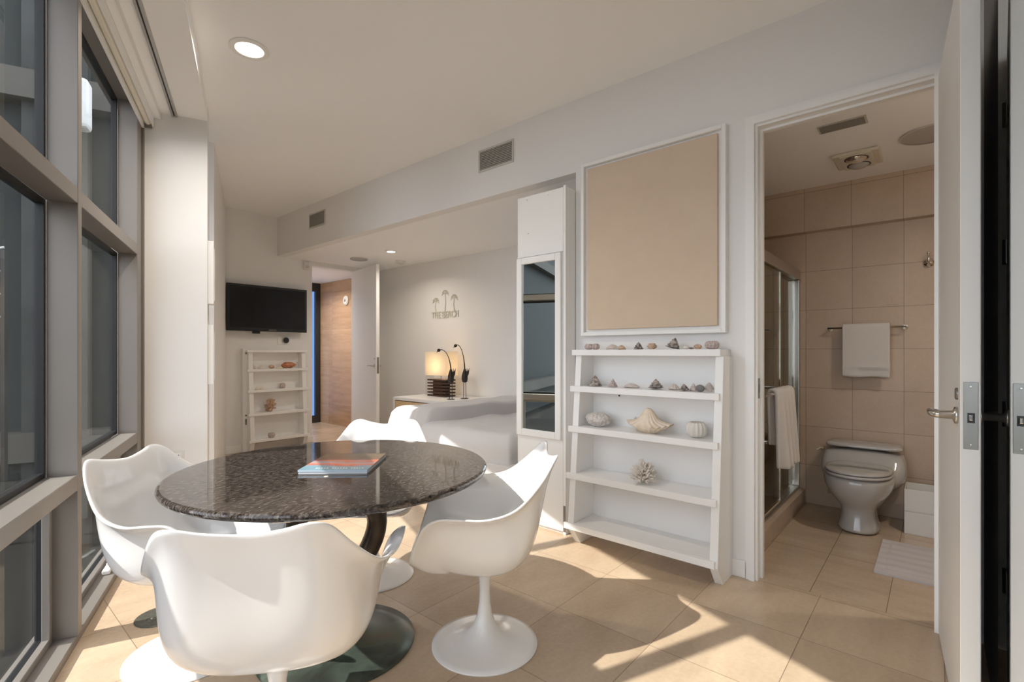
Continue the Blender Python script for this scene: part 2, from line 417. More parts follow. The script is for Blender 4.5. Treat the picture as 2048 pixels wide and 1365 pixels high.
# ---- hall beyond
bm = new_bm(); box(bm, (XA-0.03, YTV+0.1, 0), (XA+0.1, 8.1, 2.5)); struct('wall_hall', bm, 'travertine')
bm = new_bm(); box(bm, (2.9, YTV+0.1, 0), (3.0, 8.1, 2.5)); struct('wall_hall_side', bm, 'wall')
bm = new_bm(); box(bm, (2.9, 8.0, 0), (3.3, 8.1, 2.5)); box(bm, (3.3, 8.0, 2.36), (XA, 8.1, 2.5)); struct('wall_hall_end', bm, 'wall')
dk = mat('dark_frame_metal', (0.05, 0.05, 0.055), 0.4, metal=0.4); M['darkframe'] = dk
bm = new_bm()
for a, b in (((3.3, 7.97, 0), (3.36, 8.03, 2.36)), ((4.19, 7.97, 0), (4.27, 8.03, 2.36)), ((3.36, 7.97, 2.22), (4.19, 8.03, 2.36)), ((3.36, 7.97, 0), (4.19, 8.03, 0.12))): box(bm, a, b)
w2 = struct('window_2', bm, 'darkframe')
bm = new_bm(); box(bm, (3.36, 7.995, 0.12), (4.19, 8.005, 2.22)); link('pane', bm, 'skytintglass', w2)
# ---- bathroom walls
bm = new_bm(); box(bm, (XB, -1.0, 0), (XB+0.1, 1.84, 2.135)); box(bm, (XB-0.07, -1.0, 2.135), (XB+0.1, 1.84, 2.6)); struct('wall_bathroom', bm, 'bathwall')
bm = new_bm(); box(bm, (XW+TW, 1.70, 0), (XB, 1.76, 2.5)); struct('wall_shower', bm, 'bathwallx')
bm = new_bm(); box(bm, (XW+TW, -1.0, 0), (XB, -0.92, 2.5)); struct('wall_bathroom_side', bm, 'bathwallx')
bm = new_bm(); box(bm, (XW, -1.0, 0), (XW+TW, -0.13, 3.0)); struct('wall_bathroom_front', bm, 'wall')
# ---- walls behind the camera
bm = new_bm(); box(bm, (-1.3, -0.25, 0), (0.55, -0.16, ZC)); box(bm, (0.55, -0.25, 2.45), (XW, -0.16, ZC)); struct('wall_front', bm, 'wall')
bm = new_bm(); box(bm, (0.55, -0.6, 0), (XW, -0.5, 3.0)); box(bm, (0.45, -0.6, 0), (0.55, -0.25, 3.0)); struct('wall_closet', bm, 'dark')
bm = new_bm(); box(bm, (1.98, -0.19, 0), (XW-0.002, -0.145, ZC-0.002)); M['closet'] = mat('closet_gap_shade', (0.16, 0.15, 0.145), 0.6); struct('trim_2', bm, 'closet')  # flat panel whose dark colour stands in for the shaded closet gap
# ---- mirrored closet door
bm = new_bm(); box(bm, (0.62, -0.138, 0.02), (1.955, -0.130, 2.44)); o = link('mirror_door', bm, 'mirror', loc=None)
mirror = empty('mirrored_closet_door', (1.28, -0.155, 0), 0, 'frameless mirrored closet door at the right edge behind the open white door', 'mirror door')
o.name = 'mirror_panel'; o.parent = mirror; o.matrix_parent_inverse = Matrix.Translation((-1.28, 0.155, 0))
bm = new_bm(); box(bm, (0.62, -0.145, 0.02), (1.955, -0.1385, 2.44)); o = link('backing', bm, 'gasket', mirror); o.matrix_parent_inverse = Matrix.Translation((-1.28, 0.155, 0))

# ---- baseboards
bm = new_bm(); box(bm, (XW-0.012, 0.765, 0), (XW, 0.86, 0.09)); box(bm, (XW-0.012, 0.86, 0), (XW, 1.84, 0.09)); struct('baseboard_right', bm, 'trim', mods=[('bevel', 0.003)])
bm = new_bm(); box(bm, (2.10, YTV-0.012, 0), (3.262, YTV, 0.085)); box(bm, (3.256, YTV-0.012, 0), (3.268, YTV+0.1, 0.085)); struct('baseboard_back', bm, 'trim', mods=[('bevel', 0.003)])

# ---- door casing of the bathroom
def casing(name, y0, y1, zt):
    bm = new_bm()
    # stepped profile: outer band, inner band, jamb with stop
    for (w0, w1, x) in ((0.018, 0.035, 0.012), (-0.010, 0.018, 0.020)):
        box(bm, (XW-x, y1+w0, 0), (XW-0.0005, y1+w1, zt+w1))
        box(bm, (XW-x, y0-w1, 0), (XW-0.0005, y0-w0, zt+w1))
        box(bm, (XW-x, y0-w0, zt+w0), (XW-0.0005, y1+w0, zt+w1))
    box(bm, (XW+0.0005, y1-0.022, 0), (XW+TW+0.01, y1-0.0005, zt)); box(bm, (XW+0.0005, y0-0.019, 0), (XW+TW+0.01, y0-0.012, zt)); box(bm, (XW+0.0005, y0-0.012, zt-0.022), (XW+TW+0.01, y1-0.022, zt-0.0005))
    box(bm, (XW+0.05, y1-0.034, 0), (XW+0.085, y1-0.022, zt-0.022)); box(bm, (XW+0.05, y0-0.012, zt-0.034), (XW+0.085, y1-0.034, zt-0.022))
    o = struct(name, bm, 'trim')
    return o
cs = casing('door_1', YO0, YO1, 2.40)
bm = new_bm(); box(bm, (XW+0.006, YO1-0.0245, 0.955), (XW+0.036, YO1-0.0215, 1.06)); link('strike_plate', bm, 'steel', cs)
bm = new_bm(); box(bm, (XW+0.0155, YO1-0.0252, 0.985), (XW+0.028, YO1-0.0242, 1.03)); link('strike_hole', bm, 'black', cs)

# ---- window wall
bm = new_bm()
F0, F1 = -0.10, 0.0
mull = [0.285 - 1.175*k for k in range(0, 4)]
for s in mull: wbox(bm, (s-0.0255, F0, 0.035), (s+0.0255, F1, 2.756))
wbox(bm, (1.455, F0, 0.035), (1.608, F1, 2.756))
wbox(bm, (1.590, F1, 0.0), (1.6105, F1+0.012, 2.66))
S0 = -4.2
segs = [1.455] + mull + [S0]
for a, b in zip(segs[1:], segs): pass
for z0, z1 in ((1.808, 1.872), (0.632, 0.697)):
    for i in range(len(segs)-1):
        hi, lo = segs[i], segs[i+1]
        hi = hi if i == 0 else hi-0.0255
        lo = lo+0.0255 if i < len(segs)-2 else lo
        wbox(bm, (lo, F0, z0), (hi, F1-0.001, z1))
wbox(bm, (S0, -0.16, 2.755), (1.608, F1-0.002, 2.79))
wbox(bm, (S0, -0.16, 0.0), (1.608, F1-0.004, 0.036))
win = struct('window_1', bm, 'alu', mods=[('bevel', 0.002, 1)])
# sashes of the low panes, gaskets and glass
zb = ((0.036, 0.632), (0.697, 1.808), (1.872, 2.755))
for i in range(len(segs)-1):
    hi = segs[i] if i == 0 else segs[i]-0.0255
    lo = segs[i+1]+0.0255 if i < len(segs)-2 else segs[i+1]
    for k, (z0, z1) in enumerate(zb):
        g = 0.022
        bm = new_bm()
        wbox(bm, (lo, -0.128, z0), (lo+g, -0.10, z1)); wbox(bm, (hi-g, -0.128, z0), (hi, -0.10, z1))
        wbox(bm, (lo+g, -0.128, z0), (hi-g, -0.10, z0+g)); wbox(bm, (lo+g, -0.128, z1-g), (hi-g, -0.10, z1))
        gk = link('gasket', bm, 'gasket', win)
        if k == 0:
            bm = new_bm()
            for a, b in (((lo+0.022, -0.1, z0+0.0), (lo+0.05, -0.075, z1)), ((hi-0.05, -0.1, z0), (hi-0.022, -0.075, z1)), ((lo+0.05, -0.1, z0), (hi-0.05, -0.075, z0+0.03)), ((lo+0.05, -0.1, z1-0.03), (hi-0.05, -0.075, z1))): wbox(bm, a, b)
            link('sash', bm, 'alu', win, mods=[('bevel', 0.002, 1)])
        bm = new_bm(); wbox(bm, (lo+g*0.5, -0.117, z0+g*0.5), (hi-g*0.5, -0.111, z1-g*0.5)); link('pane', bm, 'glass', win)
# narrow window behind the column
bm = new_bm()
for a, b in (((SA, -0.15, 0.0), (SA+0.03, -0.10, 2.90)), ((SB-0.03, -0.15, 0.0), (SB, -0.10, 2.90)), ((SA+0.03, -0.15, 0.0), (SB-0.03, -0.10, 0.04)), ((SA+0.03, -0.15, 2.87), (SB-0.03, -0.10, 2.90))): wbox(bm, a, b)
w3_ = struct('window_3', bm, 'alu')
bm = new_bm(); wbox(bm, (SA+0.025, -0.128, 0.035), (SB-0.025, -0.122, 2.875)); link('pane', bm, 'glass', w3_)
# casement crank
ck = empty('window_crank', Wp(1.02, -0.03, 0.037), 0, 'pale folding crank handle on the low window sill behind the left chair', 'window crank')
bm = new_bm()
inv = Matrix.Translation(-Wp(1.02, -0.03, 0.037))
tube(bm, [inv @ Wp(s, o, z) for s, o, z in ((1.30, -0.045, 0.05), (1.18, -0.03, 0.06), (1.05, -0.02, 0.085), (0.95, -0.045, 0.075))], 0.007, 8)
link('handle', bm, 'plastic', ck, smooth=True)
bm = new_bm(); vs = box(bm, (0.90, -0.06, 0.037), (1.02, -0.025, 0.062), WM)
for v in bm.verts: v.co = inv @ v.co
link('gear_box', bm, 'plastic', ck, mods=[('bevel', 0.006)])

# window head: pelmet, roller, curtain track
bl = empty('blind_cassette', Wp(-1.3, 0.05, 2.66), 0, 'long cream roller blind cassette under the ceiling along the window', 'blind')
def wlink(name, bm, m, par, origin, **k):
    inv = Matrix.Translation(-Vector(origin))
    for v in bm.verts: v.co = inv @ v.co
    return link(name, bm, m, par, **k)
org = Wp(-1.3, 0.05, 2.66)
bm = new_bm(); wbox(bm, (-4.1, 0.001, 2.652), (1.59, 0.013, 2.779)); wlink('fascia', bm, 'trim', bl, org)
bm = new_bm(); tube(bm, [Wp(-4.1, 0.034, 2.693), Wp(1.58, 0.034, 2.693)], 0.019, 20); wlink('roller', bm, 'blind', bl, org, smooth=False)
bm = new_bm(); wbox(bm, (-4.1, 0.055, 2.672), (1.60, 0.062, 2.779)); wlink('back_plate', bm, 'trim', bl, org)
bm = new_bm(); wbox(bm, (1.582, 0.014, 2.66), (1.60, 0.055, 2.75)); wlink('end_bracket', bm, 'steel', bl, org)
bm = new_bm(); wbox(bm, (-4.1, 0.063, 2.735), (1.607, 0.10, 2.779)); wlink('valance', bm, 'trim', bl, org)
tr = empty('curtain_track', Wp(-1.3, 0.176, 2.765), 0, 'thin grey metal curtain track screwed to the ceiling beside the blind', 'curtain track')
org = Wp(-1.3, 0.176, 2.765)
bm = new_bm(); wbox(bm, (-4.1, 0.160, 2.762), (1.60, 0.172, 2.779)); wbox(bm, (-4.1, 0.180, 2.762), (1.60, 0.192, 2.779)); wlink('rail', bm, 'track', tr, org)
bm = new_bm(); wbox(bm, (-4.1, 0.172, 2.770), (1.60, 0.180, 2.779)); wlink('groove', bm, 'gasket', tr, org)

# ---- outside: a dark wing standing square to the window
bm = new_bm(); box(bm, (-30, -14, -0.35), (5, 25, -0.15), WM)
o = struct('trim_3', bm, 'ground')
wing = empty('neighbouring_building', Wp(2.9, -4, -0.15), 0, 'dark grey building wing with bands and railings seen through the window', 'building')
org = Wp(2.9, -4, -0.15)
bm = new_bm(); wbox(bm, (2.9, -12, -0.15), (4.4, -0.35, 11)); wlink('wall', bm, 'facade', wing, org)
for o0, o1, mm in ((-0.95, -0.55, 'facade2'), (-1.9, -1.45, 'facadeband'), (-3.1, -2.3, 'facade2')):
    bm = new_bm(); wbox(bm, (2.80, o0, -0.15), (2.9, o1, 11)); wlink('pilaster', bm, mm, wing, org)
for z in (0.35, 3.15, 5.9, 8.6):
    bm = new_bm(); wbox(bm, (2.72, -12, z), (2.9, -0.36, z+0.22)); wlink('floor_band', bm, 'facadeband', wing, org)
for z in (0.75, 3.6, 6.4):
    for o0, o1 in ((-2.2, -1.95), (-4.2, -3.2)):
        bm = new_bm(); wbox(bm, (2.84, o0, z), (2.9, o1, z+2.1)); wlink('window_glass', bm, 'doorpane', wing, org)
rl = empty('outdoor_stair_railing', Wp(2.3, -2.0, 0), 0, 'thin pale cable railing climbing outside the near window pane', 'railing')
org = Wp(2.3, -2.0, 0)
for k in range(4):
    bm = new_bm(); tube(bm, [Wp(2.35, -0.9, 1.45+0.16*k), Wp(2.35, -2.8, 0.52+0.16*k+0.35)], 0.008 if k == 3 else 0.004, 6); wlink('rail', bm, 'facadewhite', rl, org)
for o_ in (-0.9, -1.85, -2.8):
    bm = new_bm(); tube(bm, [Wp(2.35, o_, -0.15), Wp(2.35, o_, 2.0-0.1*(abs(o_)))], 0.02, 6); wlink('post', bm, 'facade2', rl, org)
bm = new_bm(); wbox(bm, (2.45, -0.57, 2.90), (2.60, -0.47, 3.28)); o = link('wall_lantern', bm, 'facadewhite', mods=[('bevel', 0.03)])
tag(o, 'white box lantern fixed outside, seen through the upper far pane', 'lantern')

# ================================================================== CHAIRS
def catmull(P, t):
    n = len(P); i = int(math.floor(t)) % n; f = t - math.floor(t)
    p0, p1, p2, p3 = P[(i-1) % n], P[i], P[(i+1) % n], P[(i+2) % n]
    return 0.5*((2*p1) + (p2-p0)*f + (2*p0-5*p1+4*p2-p3)*f*f + (3*p1-p0-3*p2+p3)*f**3)

half = [ # rim, c2, c1
 ((0.000, -0.262, 0.776), (0.000, -0.175, 0.65), (0.000, -0.262, 0.275)),
 ((0.085, -0.273, 0.787), (0.085, -0.175, 0.65), (0.130, -0.258, 0.275)),
 ((0.148, -0.280, 0.802), (0.140, -0.172, 0.65), (0.225, -0.240, 0.275)),
 ((0.195, -0.257, 0.786), (0.172, -0.158, 0.64), (0.295, -0.205, 0.275)),
 ((0.240, -0.205, 0.720), (0.192, -0.128, 0.61), (0.345, -0.155, 0.275)),
 ((0.296, -0.110, 0.638), (0.190, -0.074, 0.60), (0.385, -0.085, 0.275)),
 ((0.332, 0.000, 0.614), (0.190, 0.000, 0.595), (0.400, 0.000, 0.275)),
 ((0.348, 0.095, 0.624), (0.194, 0.085, 0.600), (0.392, 0.080, 0.280)),
 ((0.348, 0.170, 0.626), (0.204, 0.150, 0.595), (0.374, 0.150, 0.290)),
 ((0.334, 0.220, 0.594), (0.226, 0.190, 0.55), (0.335, 0.195, 0.312)),
 ((0.304, 0.250, 0.530), (0.245, 0.215, 0.465), (0.280, 0.215, 0.325)),
 ((0.268, 0.270, 0.462), (0.222, 0.225, 0.405), (0.225, 0.215, 0.345)),
 ((0.205, 0.282, 0.425), (0.170, 0.230, 0.385), (0.150, 0.190, 0.362)),
 ((0.105, 0.290, 0.412), (0.088, 0.235, 0.39), (0.080, 0.175, 0.372)),
 ((0.000, 0.293, 0.410), (0.000, 0.240, 0.39), (0.000, 0.170, 0.374)),
]
def loop(k):
    a = [Vector(h[k]) for h in half]
    return a + [Vector((-v.x, v.y, v.z)) for v in a[-2:0:-1]]
L_RIM, L_C2, L_C1 = loop(0), loop(1), loop(2)

def shell_mesh():
    bm = new_bm(); n = len(L_RIM); NT, NV = 112, 16
    cen = Vector((0, 0, 0.372)); rows = []
    c = bm.verts.new(cen)
    for j in range(1, NV+1):
        v = j/NV; row = []
        for i in range(NT):
            t = i*n/NT
            r, c2, c1 = catmull(L_RIM, t), catmull(L_C2, t), catmull(L_C1, t)
            p = cen*(1-v)**3 + c1*3*v*(1-v)**2 + c2*3*v*v*(1-v) + r*v**3
            row.append(bm.verts.new(p))
        rows.append(row)
    for i in range(NT):
        bm.faces.new((c, rows[0][i], rows[0][(i+1) % NT]))
    for a, b in zip(rows, rows[1:]):
        for i in range(NT):
            j = (i+1) % NT; bm.faces.new((a[i], b[i], b[j], a[j]))
    bmesh.ops.recalc_face_normals(bm, faces=bm.faces[:])
    me = bpy.data.meshes.new('shell'); bm.to_mesh(me); bm.free()
    for p in me.polygons: p.use_smooth = True
    me.materials.append(M['shell'])
    return me

sh_me = shell_mesh()
bm = new_bm()
lathe(bm, [(0.0, 0.0), (0.2165, 0.0), (0.2175, 0.003), (0.216, 0.007), (0.195, 0.011), (0.15, 0.018), (0.105, 0.030), (0.07, 0.050), (0.045, 0.080), (0.031, 0.120), (0.0235, 0.17), (0.0215, 0.22), (0.024, 0.265), (0.031, 0.305), (0.046, 0.330), (0.066, 0.346), (0.09, 0.356)], 64)
bmesh.ops.recalc_face_normals(bm, faces=bm.faces[:])
pd_me = bpy.data.meshes.new('pedestal'); bm.to_mesh(pd_me); bm.free(); pd_me.materials.append(M['shell'])
for p in pd_me.polygons: p.use_smooth = True

def chair(x, y, ang, label):
    """ang: direction the seat faces, math angle"""
    t = empty('pedestal_armchair', (x, y, 0), ang-PI/2, label, 'chair', 'white pedestal armchairs around the table')
    s = bpy.data.objects.new('shell', sh_me); C.objects.link(s); s.parent = t
    m = s.modifiers.new('solid', 'SOLIDIFY'); m.thickness = 0.011; m.offset = 0.0
    m.use_even_offset = True
    b = s.modifiers.new('sub', 'SUBSURF'); b.levels = 1; b.render_levels = 1
    p = bpy.data.objects.new('pedestal', pd_me); C.objects.link(p); p.parent = t
    return t
def cam_dir(l, d): # camera lateral/depth vector to world angle
    R = Vector((math.cos(YAW), -math.sin(YAW))); F = Vector((math.sin(YAW), math.cos(YAW)))
    v = R*l + F*d; return math.atan2(v.y, v.x)
chair(0.658, 2.262, cam_dir(0.99, -0.05), 'white moulded armchair at the left between window and table')
chair(0.635, 1.425, cam_dir(-0.16, 0.987), 'white moulded armchair nearest the viewer with its back turned')
chair(1.475, 1.415, math.radians(135), 'white moulded armchair on the right side, round base fully visible')
chair(1.529, 2.302, cam_dir(0.0, -1.0), 'white moulded armchair on the far side of the table facing the viewer')

# ================================================================== TABLE
TX, TY, TR = 1.078, 1.872, 0.612
tb = empty('round_dining_table', (TX, TY, 0), 0, 'round dark granite table on a looped bronze pedestal between four white chairs', 'table')
bm = new_bm()
prof = [(0.0, 0.697), (TR-0.035, 0.697), (TR-0.022, 0.699), (TR-0.010, 0.704), (TR-0.003, 0.711), (TR, 0.719), (TR-0.002, 0.7255), (TR-0.007, 0.7295), (TR-0.013, 0.731), (0.0, 0.731)]
lathe(bm, prof, 128, cap=False); link('tabletop', bm, 'granite', tb, smooth=False)
# looped pedestal: two broad C arms in the plane facing the camera
def loop_arm(sign):
    bm = new_bm()
    ctr = [(0.0, 0.625), (0.06, 0.620), (0.112, 0.598), (0.150, 0.550), (0.162, 0.485), (0.146, 0.415), (0.112, 0.350), (0.075, 0.29), (0.05, 0.225), (0.04, 0.15), (0.045, 0.08), (0.07, 0.03)]
    wid = [0.050, 0.050, 0.050, 0.050, 0.050, 0.050, 0.052, 0.054, 0.058, 0.062, 0.07, 0.09]
    dep = [0.072, 0.068, 0.056, 0.046, 0.042, 0.042, 0.040, 0.036, 0.034, 0.034, 0.036, 0.03]
    rings = []; n = 16
    for i, (x, z) in enumerate(ctr):
        a = ctr[max(i-1, 0)]; b = ctr[min(i+1, len(ctr)-1)]
        tx, tz = b[0]-a[0], b[1]-a[1]; l = math.hypot(tx, tz); nx, nz = tz/l, -tx/l
        ring = []
        for k in range(n):
            q = 2*PI*k/n; ca, sa = math.cos(q), math.sin(q)
            ca = math.copysign(abs(ca)**0.75, ca); sa = math.copysign(abs(sa)**0.75, sa)
            ring.append(bm.verts.new((sign*(x + nx*dep[i]*ca), wid[i]*sa, z + nz*dep[i]*ca)))
        rings.append(ring)
    for a, b in zip(rings, rings[1:]):
        for k in range(n):
            j = (k+1) % n; bm.faces.new((a[k], a[j], b[j], b[k]))
    bm.faces.new(rings[0]); bm.faces.new(rings[-1][::-1])
    for v in bm.verts: v.co = RZ(-YAW+0.35) @ v.co
    return bm
for sgn in (1, -1):
    link('loop_arm', loop_arm(sgn), 'bronze', tb, smooth=True, mods=[('sub', 1)])
bm = new_bm(); lathe(bm, [(0, 0.0), (0.308, 0.0), (0.31, 0.004), (0.308, 0.009), (0.24, 0.016), (0.14, 0.026), (0.09, 0.045), (0, 0.05)], 96); link('base_disc', bm, 'patina', tb, smooth=True)
bm = new_bm(); lathe(bm, [(0, 0.684), (0.13, 0.684), (0.13, 0.697), (0, 0.697)], 48); link('mounting_plate', bm, 'bronze', tb)

# ---- book on the table
def book_cover():
    m = mat('sunset_cover', (0.5, 0.3, 0.3), 0.22)
    nt = m.node_tree; b = nt.nodes['Principled BSDF']; tc = nt.nodes.new('ShaderNodeTexCoord')
    s = nt.nodes.new('ShaderNodeSeparateXYZ'); nt.links.new(tc.outputs['Object'], s.inputs[0])
    n = nt.nodes.new('ShaderNodeTexNoise'); n.inputs['Scale'].default_value = 9; n.inputs['Detail'].default_value = 5
    mp = nt.nodes.new('ShaderNodeMapping'); mp.inputs['Scale'].default_value = (0.7, 2.6, 1); nt.links.new(tc.outputs['Object'], mp.inputs[0]); nt.links.new(mp.outputs[0], n.inputs[0])
    v = math_node(nt, 'ADD', math_node(nt, 'DIVIDE', s.outputs[1], 0.31), 0.5)
    v = math_node(nt, 'ADD', v, math_node(nt, 'MULTIPLY', math_node(nt, 'SUBTRACT', n.outputs[0], 0.5), 0.42))
    r = nt.nodes.new('ShaderNodeValToRGB'); e = r.color_ramp.elements
    e[0].position = 0.0; e[0].color = (0.19, 0.34, 0.42, 1)
    e[1].position = 1.0; e[1].color = (0.06, 0.045, 0.03, 1)
    for p, c in ((0.18, (0.22, 0.38, 0.46, 1)), (0.27, (0.62, 0.13, 0.08, 1)), (0.36, (0.70, 0.30, 0.20, 1)), (0.42, (0.26, 0.36, 0.42, 1)), (0.5, (0.62, 0.16, 0.09, 1)), (0.6, (0.22, 0.10, 0.06, 1)), (0.72, (0.10, 0.07, 0.045, 1)), (0.85, (0.16, 0.11, 0.06, 1))):
        k = e.new(p); k.color = c
    nt.links.new(v, r.inputs[0]); nt.links.new(r.outputs[0], b.inputs['Base Color'])
    return m
M['cover'] = book_cover()
bA, bB, bD = Vector((0.905, 1.86, 0)), Vector((1.082, 1.661, 0)), Vector((1.30, 1.905, 0))
bx = (bB-bA).normalized(); ang = math.atan2(bx.y, bx.x)
bw = 0.265; bh = 0.31
bc = bA + bx*bw/2 + Vector((-bx.y, bx.x, 0))*bh/2
bk = empty('paperback_book', (bc.x, bc.y, 0.7315), ang, 'thin book with coral and blue cover lying on the dark table', 'book')
bm = new_bm(); box(bm, (-bw/2+0.002, -bh/2, 0.001), (bw/2-0.002, bh/2-0.002, 0.0125)); link('pages', bm, 'paper', bk)
bm = new_bm(); box(bm, (-bw/2, -bh/2-0.001, 0.0125), (bw/2, bh/2, 0.0145)); link('front_cover', bm, 'cover', bk)
bm = new_bm(); box(bm, (-bw/2, -bh/2-0.001, 0.0), (bw/2, bh/2, 0.001)); link('back_cover', bm, 'spine', bk)
bm = new_bm(); box(bm, (-bw/2, -bh/2-0.0022, 0.0075), (bw/2, -bh/2-0.0008, 0.0145)); link('edge_band', bm, 'spine', bk)
bm = new_bm()
x = -0.075
for k, wd in enumerate((8, 5, 7, 6, 8, 0, 9, 7, 5, 6, 8, 7, 0, 6, 8, 6, 5, 7)):
    if wd: box(bm, (x, -bh/2+0.022, 0.0145), (x+wd*0.0008, -bh/2+0.022+0.012, 0.0148))
    x += 0.0105
link('title_lettering', bm, 'plastic', bk)
bm = new_bm(); lathe(bm, [(0, 0), (0.009, 0.0), (0.007, 0.0015), (0, 0.002)], 20)
o = link('brass_disc', bm, 'creamplastic', loc=(0.955, 1.74, 0.7312)); tag(o, 'tiny pale disc lying on the granite just in front of the book', 'disc')

# ---- floor box
fb = empty('floor_outlet_cover', (0.664, 2.670, 0.0), 0.2, 'round dark brass cover set in the floor beside the left chair', 'floor outlet')
bm = new_bm(); lathe(bm, [(0, 0), (0.098, 0), (0.098, 0.003), (0.094, 0.005), (0, 0.005)], 48); link('plate', bm, 'brass', fb)
for dx in (-0.035, 0.035):
    bm = new_bm(); lathe(bm, [(0, 0.005), (0.022, 0.005), (0.021, 0.007), (0, 0.007)], 24, mtx=T(dx, 0, 0)); link('cap', bm, 'brass', fb)
    bm = new_bm(); lathe(bm, [(0, 0.007), (0.005, 0.007), (0.004, 0.009), (0, 0.009)], 12, mtx=T(dx, 0.0, 0)); link('screw', bm, 'nickel', fb)

# ================================================================== LADDER SHELF UNITS
def ladder_shelf(name, mtx, Wd, zs, xf_top, xf_bot, foot_in, label, lip=0.018, board=0.042, th=0.036, ncol='shelf', e0=-0.02, e1=0.02):
    """local frame: x = along the wall (0..Wd), y = depth out from the wall, z up"""
    t = empty(name, mtx.translation, 0, label, 'shelf unit'); t.rotation_euler = mtx.to_euler()
    zb, zt = zs[-1], zs[0]
    for x0 in (0.0, Wd-board):
        bm = new_bm()
        pts = [(0.003, 0), (foot_in, 0), (xf_bot, zb-th), (xf_top, zt-th), (0.003, zt-th)]
        lo = [bm.verts.new((x0, p[0], p[1])) for p in pts]; hi = [bm.verts.new((x0+board, p[0], p[1])) for p in pts]
        bm.faces.new(lo); bm.faces.new(hi[::-1])
        for i in range(len(pts)):
            j = (i+1) % len(pts); bm.faces.new((lo[i], hi[i], hi[j], lo[j]))
        link('side_board', bm, ncol, t, mods=[('bevel', 0.0015, 1)])
    for k, z in enumerate(zs):
        f = xf_top + (xf_bot-xf_top)*(zt-z)/(zt-zb)
        bm = new_bm()
        if k == 0:
            box(bm, (e0, 0.003, z-th), (Wd+e1, f+lip, z))
        else:
            box(bm, (board, 0.003, z-th), (Wd-board, f-0.002, z))
            box(bm, (e0, f-0.002, z-th), (Wd+e1, f+lip, z))
        link('shelf', bm, ncol, t, mods=[('bevel', 0.0015, 1)])
    bm = new_bm(); box(bm, (board, 0.003, zb-th), (Wd-board, 0.010, zt-th)); link('back_panel', bm, ncol, t)
    return t

ZSH = [1.213, 0.985, 0.735, 0.447, 0.143]
MB = Matrix(((0, -1, 0, XW), (1, 0, 0, 0.835), (0, 0, 1, 0), (0, 0, 0, 1)))
sb = ladder_shelf('ladder_shelf', MB, 0.905, ZSH, 0.152, 0.245, 0.165, 'tall white ladder shelf of shells and coral between mirror cabinet and bathroom door', e0=0.012, e1=0.02)
for yy in (1.51, 0.925):
    bm = new_bm(); lathe(bm, [(0, 0), (0.006, 0), (0.006, 0.002), (0, 0.002)], 12, mtx=RX(0)); 
    for v in bm.verts: v.co = RY(-PI/2) @ v.co
    o = link('screw', bm, 'black', sb); o.location = (yy-0.835, 0.012, 0.925)
    o.rotation_euler = (0, 0, -PI/2)

# small unit on the TV wall (leans against the wall, local y = out from wall = -Y)
MS = Matrix(((-1, 0, 0, 3.115), (0, -1, 0, YTV-0.0), (0, 0, 1, 0), (0, 0, 0, 1)))
ss = ladder_shelf('ladder_shelf', MS, 0.70, [1.223, 0.992, 0.742, 0.465, 0.150], 0.10, 0.17, 0.13, 'small white ladder shelf under the television', board=0.05, th=0.03)
bm = new_bm(); box(bm, (0.70, 0.002, 0.0), (0.745, 0.06, 1.24)); o = link('cleat', bm, 'shelf', ss)
for z, dz in ((1.17, 0.03), (0.43, 0.02), (0.33, 0.07)):
    bm = new_bm(); box(bm, (0.705, 0.0595, z), (0.716, 0.063, z+dz)); link('hinge_mark', bm, 'black', ss)

# ================================================================== PICTURE PANEL
pf = empty('framed_linen_board', (XW, 1.318, 1.303), 0, 'large tan linen panel in a white frame hung above the ladder shelf', 'picture')
bm = new_bm()
Y0, Y1, Z0, Z1 = -0.458, 0.458, 0.0, 1.127
w_ = 0.042
for a, b in (((-0.042, Y0, Z0), (-0.001, Y0+w_*0.55, Z1)), ((-0.042, Y1-w_*0.55, Z0), (-0.001, Y1, Z1)), ((-0.042, Y0+w_*0.55, Z0), (-0.001, Y1-w_*0.55, Z0+w_*0.55)), ((-0.042, Y0+w_*0.55, Z1-w_*0.55), (-0.001, Y1-w_*0.55, Z1))): box(bm, a, b)
link('frame', bm, 'trim', pf, mods=[('bevel', 0.002, 1)])
bm = new_bm(); box(bm, (-0.014, Y0+0.02, Z0+0.02), (-0.002, Y1-0.02, Z1-0.02)); link('backing', bm, 'trim', pf)
bm = new_bm(); box(bm, (-0.034, Y0+0.046, Z0+0.04), (-0.014, Y1-0.046, Z1-0.04)); link('linen_panel', bm, 'linen', pf, mods=[('bevel', 0.003)])

# ================================================================== MIRROR CABINET
cb = empty('mirror_cabinet', (2.68, 2.045, 0), 0, 'tall narrow white cabinet with a framed mirror beside the alcove bed', 'cabinet')
CX1 = 0.34
bm = new_bm(); box(bm, (0.018, -0.200, 0.0), (CX1, 0.200, 2.285)); link('carcass', bm, 'shelf', cb)
bm = new_bm(); box(bm, (0.0, -0.204, 0.0), (0.0175, -0.186, 2.292)); link('edge_strip', bm, 'trim', cb)
bm = new_bm(); box(bm, (0.0, -0.184, 1.86), (0.0175, 0.205, 2.281)); link('door', bm, 'trim', cb, mods=[('bevel', 0.002, 1)])
bm = new_bm(); box(bm, (0.0, -0.184, 0.02), (0.0175, 0.205, 1.855)); d2 = link('door', bm, 'trim', cb, mods=[('bevel', 0.002, 1)])
bm = new_bm()
my0, my1, mz0, mz1, fw = -0.176, 0.200, 0.62, 1.853, 0.045
for a, b in (((-0.02, my0, mz0), (0, my0+fw, mz1)), ((-0.02, my1-fw, mz0), (0, my1, mz1)), ((-0.02, my0+fw, mz0), (0, my1-fw, mz0+fw)), ((-0.02, my0+fw, mz1-fw), (0, my1-fw, mz1))): box(bm, a, b)
link('mirror_frame', bm, 'trim', d2, mods=[('bevel', 0.003)])
